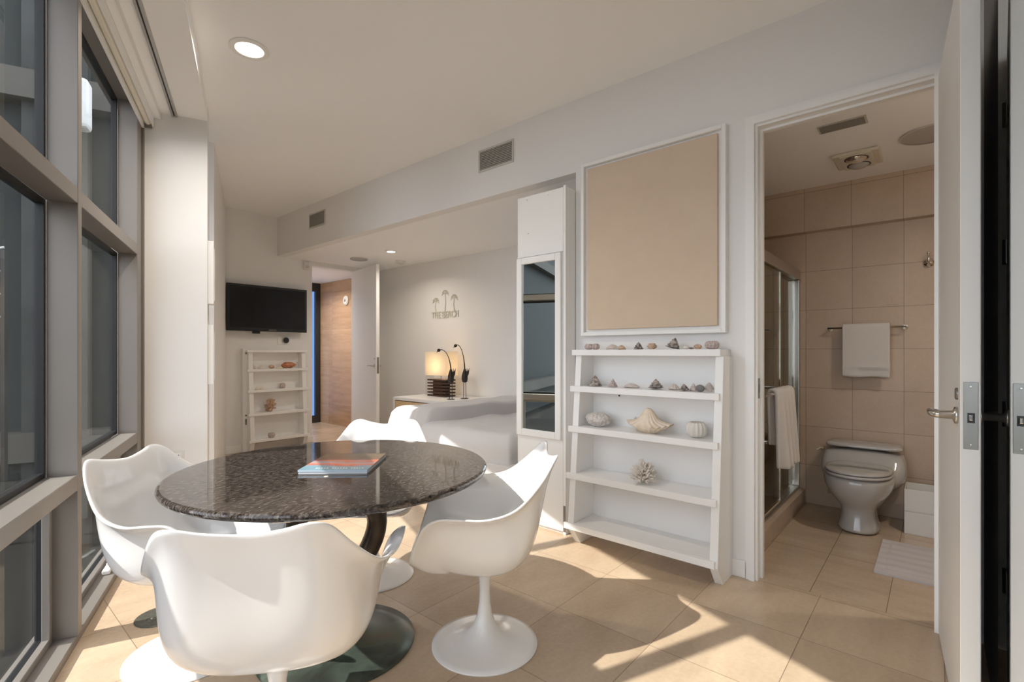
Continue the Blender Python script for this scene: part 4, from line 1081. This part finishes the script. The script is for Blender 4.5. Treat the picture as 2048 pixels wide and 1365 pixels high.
# towels
def towel(name, mtx, w, front, back, label, folds=3, amp=0.008, gather=0.0, thick=0.016, skew=0.0):
    """hangs over a bar running along local x at the origin; front = length on the -y side"""
    t = empty(name, mtx.translation, 0, label, 'towel'); t.rotation_euler = mtx.to_euler()
    bm = new_bm(); nx = 28; r = 0.018
    path = []
    n1 = 16
    for i in range(n1+1): path.append((-r-0.004, -front*(1-i/n1), 1-i/n1))
    for i in range(1, 8):
        a = PI*i/8; path.append((-math.cos(a)*(r+0.004), math.sin(a)*(r+0.002), 0))
    for i in range(n1+1): path.append((r+0.004, -back*i/n1, i/n1))
    grid = []
    for j in range(nx+1):
        u = j/nx - 0.5; col = []
        for (y, z, q) in path:
            sh = 1 - gather*q*0.5
            wv = math.sin(u*PI*2*folds+0.7)*amp*(0.4+q)
            col.append(bm.verts.new((u*w*sh + skew*q, y + wv, z + 0.004*math.sin(u*9)*q)))
        grid.append(col)
    for a, b in zip(grid, grid[1:]):
        for k in range(len(path)-1): bm.faces.new((a[k], b[k], b[k+1], a[k+1]))
    link('cloth', bm, 'towel', t, smooth=True, mods=[('solid', thick, 0), ('sub', 1)])
    for yy, ln in ((-r-0.004-thick*0.5-0.0015, front),):
        bm = new_bm()
        for dz in (0.055, 0.063, 0.071):
            box(bm, (-w/2*(1-gather*0.4)+0.004, yy-0.002, -ln+dz), (w/2*(1-gather*0.4)-0.004, yy+0.004, -ln+dz+0.003))
        if gather == 0: link('woven_band', bm, 'towel', t)
    return t
# bar on the back wall (runs along Y)
tbar = empty('towel_bar', (XB, 0.40, 1.378), 0, 'chrome towel bar on the tiled bathroom wall above the toilet', 'towel bar')
bm = new_bm(); tube(bm, [(-0.062, -0.235, 0), (-0.062, 0.235, 0)], 0.0075, 14); link('bar', bm, 'nickel', tbar, smooth=True)
for yy in (-0.225, 0.225):
    bm = new_bm(); tube(bm, [(-0.001, yy, 0), (-0.01, yy, 0), (-0.012, yy, 0), (-0.066, yy, 0)], [0.018, 0.018, 0.009, 0.009], 14); link('bracket', bm, 'nickel', tbar)
towel('bath_towel', T(XB-0.062, 0.398, 1.380) @ RZ(-PI/2), 0.285, 0.365, 0.33, 'white folded towel hanging on the bar above the toilet', folds=1, amp=0.002, thick=0.018)
towel('bath_towel', T(3.40, 0.730, 0.954) @ RZ(0), 0.40, 0.47, 0.33, 'white bunched towel draped over the shower door rail', folds=4, amp=0.022, gather=0.25, thick=0.020, skew=0.10)
# hook
hk = empty('robe_hook', (XB, 0.045, 1.82), 0, 'chrome robe hook on the tiled wall at the right of the towel bar', 'hook')
bm = new_bm(); lathe(bm, [(0, 0.001), (0.033, 0.001), (0.032, 0.008), (0.022, 0.012), (0.012, 0.02), (0, 0.022)], 28)
for v_ in bm.verts: v_.co = RY(-PI/2) @ v_.co
link('rosette', bm, 'chrome', hk, smooth=True)
bm = new_bm(); tube(bm, [(-0.018, 0, 0), (-0.04, 0, -0.012), (-0.05, 0, 0.01), (-0.052, 0, 0.055)], [0.009, 0.008, 0.008, 0.006], 10); lathe(bm, [(0, 0.05), (0.011, 0.055), (0.011, 0.066), (0, 0.07)], 12, mtx=T(-0.052, 0, 0)); link('peg', bm, 'chrome', hk, smooth=True)

# toilet: front faces -X
to = empty('toilet', (4.10, 0.405, 0), 0, 'low grey one-piece toilet with closed lid against the tiled wall', 'toilet')
def sup(a, e): return math.copysign(abs(a)**e, a)
def loft(sections, n=40, cap=(True, True)):
    """sections: (cx, hx_front, hx_back, hy, z, exponent)"""
    bm = new_bm(); rings = []
    for cx, hf, hb, hy, z, e in sections:
        ring = []
        for k in range(n):
            a = 2*PI*k/n; ca, sa = sup(math.cos(a), e), sup(math.sin(a), e)
            ring.append(bm.verts.new((cx + (hb if ca > 0 else hf)*ca, hy*sa, z)))
        rings.append(ring)
    for a, b in zip(rings, rings[1:]):
        for k in range(n):
            j = (k+1) % n; bm.faces.new((a[k], a[j], b[j], b[k]))
    if cap[0]: bm.faces.new(rings[0][::-1])
    if cap[1]: bm.faces.new(rings[-1])
    return bm
bm = loft([(0.0, 0.185, 0.20, 0.125, 0.0, 0.85), (0.0, 0.18, 0.20, 0.120, 0.02, 0.85), (0.0, 0.155, 0.20, 0.100, 0.09, 0.85), (0.0, 0.145, 0.20, 0.095, 0.15, 0.85),
           (-0.01, 0.20, 0.22, 0.13, 0.20, 0.85), (-0.02, 0.265, 0.30, 0.18, 0.27, 0.85), (-0.02, 0.285, 0.34, 0.20, 0.33, 0.85), (-0.02, 0.285, 0.34, 0.20, 0.375, 0.85), (-0.02, 0.275, 0.33, 0.192, 0.385, 0.85)])
link('bowl', bm, 'porcelain', to, smooth=True, mods=[('sub', 1)])
bm = loft([(0.26, 0.16, 0.115, 0.150, 0.22, 0.6), (0.26, 0.22, 0.125, 0.235, 0.29, 0.5), (0.265, 0.18, 0.12, 0.258, 0.36, 0.42), (0.275, 0.12, 0.113, 0.243, 0.44, 0.36), (0.28, 0.093, 0.108, 0.226, 0.505, 0.32)])
link('tank', bm, 'porcelain', to, smooth=True, mods=[('sub', 1)])
bm = loft([(0.28, 0.093, 0.108, 0.224, 0.507, 0.35), (0.28, 0.098, 0.110, 0.230, 0.515, 0.35), (0.28, 0.095, 0.108, 0.226, 0.535, 0.35), (0.28, 0.075, 0.09, 0.205, 0.545, 0.4)])
link('tank_lid', bm, 'porcelain', to, smooth=True, mods=[('sub', 1)])
bm = loft([(-0.04, 0.268, 0.19, 0.188, 0.388, 0.85), (-0.04, 0.275, 0.195, 0.194, 0.394, 0.85), (-0.04, 0.275, 0.195, 0.194, 0.402, 0.85), (-0.04, 0.266, 0.19, 0.187, 0.406, 0.85)])
link('seat', bm, 'porcelain', to, smooth=True)
bm = loft([(-0.04, 0.262, 0.19, 0.184, 0.409, 0.85), (-0.04, 0.270, 0.195, 0.191, 0.415, 0.85), (-0.04, 0.262, 0.19, 0.184, 0.424, 0.85), (-0.04, 0.20, 0.15, 0.14, 0.430, 0.85), (-0.04, 0.05, 0.05, 0.04, 0.432, 0.9)])
link('seat_lid', bm, 'porcelain', to, smooth=True)
bm = new_bm(); tube(bm, [(0.20, 0.235, 0.485), (0.20, 0.262, 0.485)], 0.014, 14); tube(bm, [(0.20, 0.258, 0.485), (0.14, 0.266, 0.482)], 0.007, 8); link('flush_lever', bm, 'chrome', to)
bm = new_bm(); tube(bm, [(0.395, 0.22, 0.14), (0.36, 0.22, 0.14), (0.34, 0.20, 0.16), (0.30, 0.16, 0.24)], 0.006, 8); lathe(bm, [(0, 0.12), (0.014, 0.12), (0.014, 0.16), (0, 0.16)], 12, mtx=T(0.355, 0.22, 0)); link('supply_valve', bm, 'chrome', to)

# white bin, brush, mat
bn = empty('storage_bin', (4.285, 0.03, 0), 0, 'white rectangular bin on the bathroom floor right of the toilet', 'bin')
def tray(z0, z1, nm):
    bm = new_bm(); a, b, c, d, w = -0.115, -0.14, 0.115, 0.136, 0.006
    box(bm, (a, b, z0), (c, d, z0+w))
    for p, q in (((a, b, z0+w), (a+w, d, z1)), ((c-w, b, z0+w), (c, d, z1)), ((a+w, b, z0+w), (c-w, b+w, z1)), ((a+w, d-w, z0+w), (c-w, d, z1))): box(bm, p, q)
    link(nm, bm, 'plastic', bn, mods=[('bevel', 0.002, 1)])
tray(0.0, 0.148, 'lower_tray'); tray(0.150, 0.295, 'upper_tray')
tbr = empty('toilet_brush', (4.455, -0.02, 0), 0, 'black toilet brush handle rising behind the white bin', 'brush')
bm = new_bm(); lathe(bm, [(0, 0), (0.035, 0), (0.04, 0.12), (0.02, 0.13), (0, 0.13)], 20); link('holder', bm, 'black', tbr)
bm = new_bm(); tube(bm, [(0, 0, 0.125), (0, 0, 0.34), (0, 0, 0.35), (0, 0, 0.375)], [0.009, 0.010, 0.018, 0.015], 12); link('handle', bm, 'black', tbr)
bm = new_bm()
gx, gy = 44, 36; X0, X1, Yb0, Yb1 = 3.315, 3.915, -0.22, 0.262
cen = Vector(((X0+X1)/2, (Yb0+Yb1)/2, 0))
gr = [[bm.verts.new((X0+(X1-X0)*i/gx-cen.x, Yb0+(Yb1-Yb0)*j/gy-cen.y, 0.012 + (0.0035 if (3 < i < gx-3 and 3 < j < gy-3) else 0) + 0.002*math.sin(i*0.9)*(1 if 3 < i < gx-3 else 0))) for j in range(gy+1)] for i in range(gx+1)]
for i in range(gx):
    for j in range(gy): bm.faces.new((gr[i][j], gr[i+1][j], gr[i+1][j+1], gr[i][j+1]))
ret = bmesh.ops.extrude_face_region(bm, geom=bm.faces[:])
for g_ in ret['geom']:
    if isinstance(g_, bmesh.types.BMVert): g_.co.z = 0.001
o = link('bath_mat', bm, 'matfab', loc=cen, smooth=False); tag(o, 'pale grey cotton bath mat on the bathroom floor beside the open door', 'bath mat')

# bathroom ceiling fittings
ZB = 2.475
t = empty('linear_vent', (3.31, 0.405, ZB), 0, 'narrow rectangular grey vent in the bathroom ceiling', 'vent')
bm = new_bm(); box(bm, (-0.058, -0.115, -0.006), (0.058, 0.115, -0.001)); link('frame', bm, 'ventframe', t)
bm = new_bm()
for k in range(8): box(bm, (-0.048+k*0.0125, -0.105, -0.0095), (-0.048+k*0.0125+0.007, 0.105, -0.0062))
link('slats', bm, 'vent', t)
t = empty('heat_lamp_unit', (3.93, 0.395, ZB), 0, 'cream ceiling heat lamp unit holding two round bulbs', 'heat lamp')
bm = new_bm(); box(bm, (-0.15, -0.125, -0.024), (0.15, 0.125, -0.001)); link('housing', bm, 'creamplastic', t, mods=[('bevel', 0.010, 3)])
bm = new_bm(); box(bm, (-0.145, -0.085, -0.032), (0.145, 0.085, -0.024)); link('face_plate', bm, 'creamplastic', t, mods=[('bevel', 0.003)])
for x_, mm in ((-0.068, 'chrome'), (0.068, 'frostbulb')):
    bm = new_bm(); lathe(bm, [(0.058, -0.0322), (0.066, -0.0322), (0.066, -0.0345), (0.058, -0.0345)], 36, mtx=T(x_, 0, 0), cap=False); link('bulb_ring', bm, 'black', t)
    bm = new_bm(); lathe(bm, [(0.058, -0.0325), (0.054, -0.040), (0.040, -0.050), (0.018, -0.056), (0, -0.057)], 36, mtx=T(x_, 0, 0), cap=False); link('bulb', bm, mm, t, smooth=True)
round_grille(3.78, 0.02, ZB, 0.155, 'large round ceiling speaker in the bathroom', depth=0.01)

# ================================================================== SHELLS AND CORAL
def place(o, x, y, z, label, cat='shell', group='shells and coral on the shelves'):
    o.location = (x, y, z); tag(o, label, cat, group); return o
def settle(bm):
    mz = min(v.co.z for v in bm.verts)
    for v in bm.verts: v.co.z -= mz
def shelf_pt(px, zi, depth): # X depth from wall out, Y from image column on that shelf
    return None
def turban(name, h, w, m, tilt=0.0, turns=4, rz=0.0, knobs=0):
    bm = new_bm(); n, k = 26, 34; rows = []
    for j in range(k+1):
        v = j/k; rr = w*(1-v)**0.8*(1+0.06*math.cos(v*turns*2*PI)); z = h*v
        if j == 0: rr = w*0.6; z = -0.02*h
        row = []
        for i in range(n):
            a = 2*PI*i/n; r2 = rr*(1 + 0.06*math.sin(a*1+v*turns*2*PI) + (knobs*0.10*max(0, math.sin(a*7))*(1-v)))
            r2 *= 1 + 0.12*mnoise.noise(Vector((math.cos(a)*3, math.sin(a)*3, v*9)))
            row.append(bm.verts.new((r2*math.cos(a), r2*math.sin(a), z)))
        rows.append(row)
    for a, b in zip(rows, rows[1:]):
        for i in range(n):
            j = (i+1) % n; bm.faces.new((a[i], a[j], b[j], b[i]))
    bm.faces.new(rows[0][::-1]); bm.faces.new(rows[-1])
    for v in bm.verts: v.co = RZ(rz) @ RX(tilt) @ v.co
    settle(bm)
    return link(name, bm, m, smooth=True)
def urchin(name, r, m, sq=0.72, ribs=10, hole=0.25):
    bm = new_bm(); n, k = 60, 20; rows = []
    for j in range(k+1):
        ph = -PI/2*0.92 + (PI/2*0.92 + PI/2*(1-hole))*j/k
        row = []
        for i in range(n):
            a = 2*PI*i/n; rr = r*(1 + 0.09*math.cos(a*ribs))*max(0.0, math.cos(ph))**0.62
            row.append(bm.verts.new((rr*math.cos(a), rr*math.sin(a), r*sq*math.sin(ph))))
        rows.append(row)
    inner = [bm.verts.new((v.co.x*0.75, v.co.y*0.75, v.co.z-r*0.2)) for v in rows[-1]]
    rows.append(inner)
    for a, b in zip(rows, rows[1:]):
        for i in range(n):
            j = (i+1) % n; bm.faces.new((a[i], a[j], b[j], b[i]))
    bm.faces.new(rows[0][::-1]); bm.faces.new(rows[-1]); settle(bm)
    return link(name, bm, m, smooth=True)
def lump(name, sx, sy, sz, m, seed=0, f=4, amp=0.18):
    bm = new_bm(); bmesh.ops.create_icosphere(bm, subdivisions=4, radius=1.0)
    for v in bm.verts:
        d = 1 + amp*mnoise.noise(v.co*f*0.5 + Vector((seed, 0, 0))) + amp*0.4*mnoise.noise(v.co*f*2 + Vector((0, seed, 0)))
        v.co = Vector((v.co.x*sx*d, v.co.y*sy*d, v.co.z*sz*d))
    settle(bm); return link(name, bm, m, smooth=True)
def scallop(name, w, d, h, m, ribs=12, spike=0.0, rz=0.0):
    """fan-like shell lying with its back up, ribbed"""
    bm = new_bm(); n, k = 72, 16; rows = []
    c = bm.verts.new((0, 0, h+spike))
    for j in range(1, k+1):
        v = j/k; row = []
        for i in range(n):
            a = 2*PI*i/n
            rib = 1 + 0.05*math.cos(a*ribs)*v
            z = h*(1-v**1.8)*(1+0.05*math.cos(a*ribs)) + spike*max(0, 1-v*3.2)
            row.append(bm.verts.new((w*v*rib*math.cos(a), d*v*rib*math.sin(a), z + 0.1*h*math.cos(a*2)*v*v)))
        rows.append(row)
    for i in range(n): bm.faces.new((c, rows[0][i], rows[0][(i+1) % n]))
    for a, b in zip(rows, rows[1:]):
        for i in range(n):
            j = (i+1) % n; bm.faces.new((a[i], b[i], b[j], a[j]))
    bot = [bm.verts.new((v.co.x*0.9, v.co.y*0.9, v.co.z-0.004)) for v in rows[-1]]
    for i in range(n):
        j = (i+1) % n; bm.faces.new((rows[-1][i], bot[i], bot[j], rows[-1][j]))
    bm.faces.new(bot)
    for v in bm.verts: v.co = RZ(rz) @ v.co
    settle(bm); return link(name, bm, m, smooth=True)
def branch_coral(name, R, m, n=70, seed=3, flat=0.85, rad=0.005):
    rnd = random.Random(seed); bm = new_bm()
    bmesh.ops.create_icosphere(bm, subdivisions=2, radius=R*0.35)
    for _ in range(n):
        a = rnd.uniform(0, 2*PI); ph = rnd.uniform(-0.25, PI/2)
        d = Vector((math.cos(a)*math.cos(ph), math.sin(a)*math.cos(ph), math.sin(ph)*flat))
        L = R*rnd.uniform(0.75, 1.05)
        side = Vector((rnd.uniform(-1, 1), rnd.uniform(-1, 1), rnd.uniform(-0.5, 1)))*0.2*R
        mid = d*L*0.6 + side*0.4
        tube(bm, [d*R*0.15, mid, d*L+side], [rad*1.5, rad*1.25, rad*0.8], 6)
        for _k in range(2):
            s2 = Vector((rnd.uniform(-1, 1), rnd.uniform(-1, 1), rnd.uniform(-0.2, 1)))*0.28*R
            tube(bm, [mid, mid + d*L*0.22 + s2], [rad*1.1, rad*0.75], 6)
    settle(bm)
    return link(name, bm, m, smooth=True)

def on_big(px, y_img, z, dep):
    """point on the large shelf unit: image column px, distance dep out from the wall"""
    X = XW-dep; q = (px-1024)/FPX
    ca, sa = math.cos(YAW), math.sin(YAW)
    # lat = q*d : ca*X - sa*Y = q*(sa*X + ca*Y)
    Y = X*(ca - q*sa)/(sa + q*ca)
    return X, Y
def P1(px, z, dep): X, Y = on_big(px, 0, z, dep); return (X, Y, z+0.0006)
Z = ZSH
G1 = 'shells along the top of the ladder shelf'; G2 = 'shells on the second shelf'; G3 = 'pieces on the middle shelf'
x, y, z = P1(1178, Z[0], 0.09); place(urchin('sea_urchin', 0.026, 'urchin', ribs=9), x, y, z, 'leftmost pinkish sea urchin on top of the tall ladder shelf', 'sea urchin', G1)
x, y, z = P1(1191, Z[0], 0.125); place(urchin('sea_urchin', 0.024, 'urchin', sq=0.8, ribs=8), x, y, z, 'ribbed sea urchin just right of the leftmost one on the shelf top', 'sea urchin', G1)
x, y, z = P1(1225, Z[0], 0.11); place(scallop('cowrie_shell', 0.026, 0.045, 0.024, 'paleshell', ribs=4), x, y, z, 'smooth pale domed shell left on top of the ladder shelf', 'shell', G1)
x, y, z = P1(1243, Z[0], 0.09); place(scallop('clam_shell', 0.022, 0.028, 0.020, 'tanshell', ribs=9), x, y, z, 'small cream shell beside the domed shell on the top', 'shell', G1)
x, y, z = P1(1277, Z[0], 0.10); place(turban('turban_shell', 0.044, 0.029, 'darkshell', rz=0.4), x, y, z, 'smaller dark pyramid shell in the middle of the shelf top', 'shell', G1)
x, y, z = P1(1304, Z[0], 0.10); place(lump('tan_murex_shell', 0.022, 0.026, 0.016, 'tanshell', 4, 6, 0.4), x, y, z, 'knobbly tan shell right of the small dark pyramid shell', 'shell', G1)
x, y, z = P1(1346, Z[0], 0.10); place(turban('turban_shell', 0.060, 0.037, 'darkshell', tilt=0.25, rz=0.9, knobs=1), x, y, z, 'largest dark pyramid shell on top of the ladder shelf', 'shell', G1)
x, y, z = P1(1372, Z[0], 0.09); place(lump('white_shell_bit', 0.012, 0.016, 0.010, 'coral', 9), x, y, z, 'small whitish shell right of the largest dark one', 'shell', G1)
x, y, z = P1(1383, Z[0], 0.12); place(lump('dark_pebble', 0.009, 0.014, 0.005, 'darkshell', 2), x, y, z, 'tiny dark flat pebble on the shelf top', 'pebble', G1)
x, y, z = P1(1396, Z[0], 0.10); place(lump('snail_shell', 0.014, 0.020, 0.013, 'tanshell', 12, 5, 0.3), x, y, z, 'small brown snail shell near the right end of the shelf top', 'shell', G1)
x, y, z = P1(1424, Z[0], 0.10); place(urchin('sea_urchin', 0.034, 'urchin', sq=0.68, ribs=10), x, y, z, 'round ribbed sea urchin at the right end of the shelf top', 'sea urchin', G1)
# second shelf
x, y, z = P1(1190, Z[1], 0.11); place(turban('turban_shell', 0.066, 0.044, 'darkshell', knobs=1), x, y, z, 'large dark knobbed cone shell at left of the second shelf', 'shell', G2)
x, y, z = P1(1226, Z[1], 0.10); place(turban('spiny_shell', 0.048, 0.027, 'urchin', knobs=2, rz=1), x, y, z, 'pale spiny shell on the second shelf', 'shell', G2)
x, y, z = P1(1263, Z[1], 0.10); place(scallop('oyster_shell', 0.026, 0.052, 0.020, 'paleshell', ribs=6), x, y, z, 'long flat greyish shell on the second shelf', 'shell', G2)
x, y, z = P1(1312, Z[1], 0.11); place(turban('turban_shell', 0.052, 0.040, 'darkshell', tilt=0.2, rz=2.0, knobs=1), x, y, z, 'dark striped cone shell in the middle of the second shelf', 'shell', G2)
x, y, z = P1(1348, Z[1], 0.09); place(scallop('clam_shell', 0.024, 0.032, 0.028, 'paleshell', ribs=10), x, y, z, 'pinkish clam shell right of the striped cone on the second shelf', 'shell', G2)
x, y, z = P1(1369, Z[1], 0.13); place(turban('turban_shell', 0.036, 0.027, 'darkshell', tilt=-0.15, rz=1.2), x, y, z, 'smallest speckled cone shell on the second shelf', 'shell', G2)
x, y, z = P1(1387, Z[1], 0.09); place(turban('spiny_shell', 0.042, 0.022, 'paleshell', knobs=1), x, y, z, 'little pink upright shell behind the grey pebble', 'shell', G2)
x, y, z = P1(1400, Z[1], 0.13); place(lump('grey_pebble', 0.018, 0.025, 0.0185, 'stone', 4, 2, 0.06), x, y, z, 'round dark grey pebble on the second shelf', 'pebble', G2)
x, y, z = P1(1418, Z[1], 0.08); place(turban('cone_shell', 0.048, 0.024, 'paleshell', tilt=0.7, rz=-1.2), x, y, z, 'pink pointed shell at the right end of the second shelf', 'shell', G2)
# third shelf
x, y, z = P1(1196, Z[2], 0.12); place(lump('brain_coral', 0.055, 0.085, 0.042, 'brain', 3, 4, 0.14), x, y, z, 'rounded pitted white coral stone at left of the middle shelf', 'coral', G3)
x, y, z = P1(1275, Z[2], 0.05); place(branch_coral('coral_sprig', 0.042, 'coral', 30, 5, 1.3, 0.003), x, y, z+0.03-0.03, 'small white coral sprig behind the big spider conch', 'coral', G3)
def conch():
    bm = new_bm(); n, k = 80, 20; rows = []
    W_, H_ = 0.132, 0.105
    for j in range(k+1):
        v = j/k; row = []
        for i in range(n):
            a = 2*PI*i/n; ca, sa = math.cos(a), math.sin(a)
            wy = 0.012 + (W_-0.012)*v**1.15
            wx = 0.010 + 0.045*math.sin(min(1, v*1.1)*PI*0.6)
            fl = 1 + 0.05*math.cos(a*20)*v + 0.04*mnoise.noise(Vector((ca*3, sa*3, 1)))*v
            z = H_*(1-v)**1.5 - 0.0
            z += 0.022*(abs(ca)**3)*v*v + 0.010*math.sin(v*9)*(1-v) + 0.008*math.cos(a*20)*min(1, v*1.6)*v
            row.append(bm.verts.new((wx*sa*fl, wy*ca*fl*(1+0.08*(ca < 0)), z)))
        rows.append(row)
    low = [bm.verts.new((v.co.x*0.55, v.co.y*0.60, v.co.z-0.028)) for v in rows[-1]]; rows.append(low)
    for a, b in zip(rows, rows[1:]):
        for i in range(n):
            j = (i+1) % n; bm.faces.new((a[i], b[i], b[j], a[j]))
    bm.faces.new(rows[0]); bm.faces.new(rows[-1][::-1]); settle(bm)
    return link('spider_conch', bm, 'conch', smooth=True)
x, y, z = P1(1297, Z[2], 0.14); place(conch(), x, y, z, 'large cream spider conch in the centre of the middle shelf', 'shell', G3)
x, y, z = P1(1393, Z[2], 0.11); place(urchin('urchin_vase', 0.052, 'whiteurchin', sq=0.86, ribs=14, hole=0.34), x, y, z, 'round white ribbed urchin pot at right of the middle shelf', 'vase', G3)
x, y, z = P1(1287, Z[3], 0.15); place(branch_coral('branch_coral', 0.078, 'coral', 120, 11, 1.15, 0.0048), x, y, z, 'spiky white branching coral alone on the fourth shelf', 'coral', 'coral on the fourth shelf')
# small unit
def P2(px, z, dep):
    Y = YTV-dep; q = (px-1024)/FPX; ca, sa = math.cos(YAW), math.sin(YAW)
    X = Y*(sa + q*ca)/(ca - q*sa); return X, Y, z+0.0006
G4 = 'small shells on the shelf under the television'
x, y, z = P2(507, 0.992, 0.075); place(turban('cone_shell', 0.05, 0.03, 'paleshell'), x, y, z, 'pale shell at far left of the small shelf under the television', 'shell', G4)
x, y, z = P2(524, 0.992, 0.07); place(scallop('white_clam', 0.05, 0.03, 0.035, 'coral'), x, y, z, 'white clam shell on the top row of the small shelf', 'shell', G4)
x, y, z = P2(543, 0.992, 0.07); place(lump('tan_shell', 0.035, 0.025, 0.022, 'tanshell', 6), x, y, z, 'small tan shell between white clam and orange shell', 'shell', G4)
x, y, z = P2(559, 0.992, 0.08); place(scallop('cream_shell', 0.045, 0.025, 0.022, 'conch'), x, y, z, 'flat cream shell left of the orange shell', 'shell', G4)
x, y, z = P2(577, 0.992, 0.07); place(lump('helmet_shell', 0.085, 0.04, 0.038, 'orangeshell', 2, 3, 0.18), x, y, z, 'large orange brown shell at right on the small shelf', 'shell', G4)
x, y, z = P2(515, 0.742, 0.07); place(scallop('small_cockle', 0.028, 0.02, 0.03, 'conch'), x, y, z, 'left cockle of the pair on the second row of the small shelf', 'shell', G4)
x, y, z = P2(525, 0.742, 0.09); place(scallop('small_cockle', 0.028, 0.02, 0.03, 'coral'), x, y, z, 'right cockle of the pair on the second row of the small shelf', 'shell', G4)
x, y, z = P2(565, 0.742, 0.07); place(urchin('sea_urchin', 0.035, 'urchin', sq=0.95, ribs=8), x, y, z, 'little ribbed urchin on the second row of the small shelf', 'sea urchin', G4)
x, y, z = P2(541, 0.465, 0.09); place(branch_coral('branch_coral', 0.075, 'tanshell', 34, 8, 1.8, 0.007), x, y, z, 'brown branching coral on the third row of the small shelf', 'coral', G4)
x, y, z = P2(543, 0.150, 0.11); place(urchin('sea_urchin', 0.040, 'urchin', sq=0.75, ribs=8), x, y, z, 'little ribbed urchin on the lowest row of the small shelf', 'sea urchin', G4)
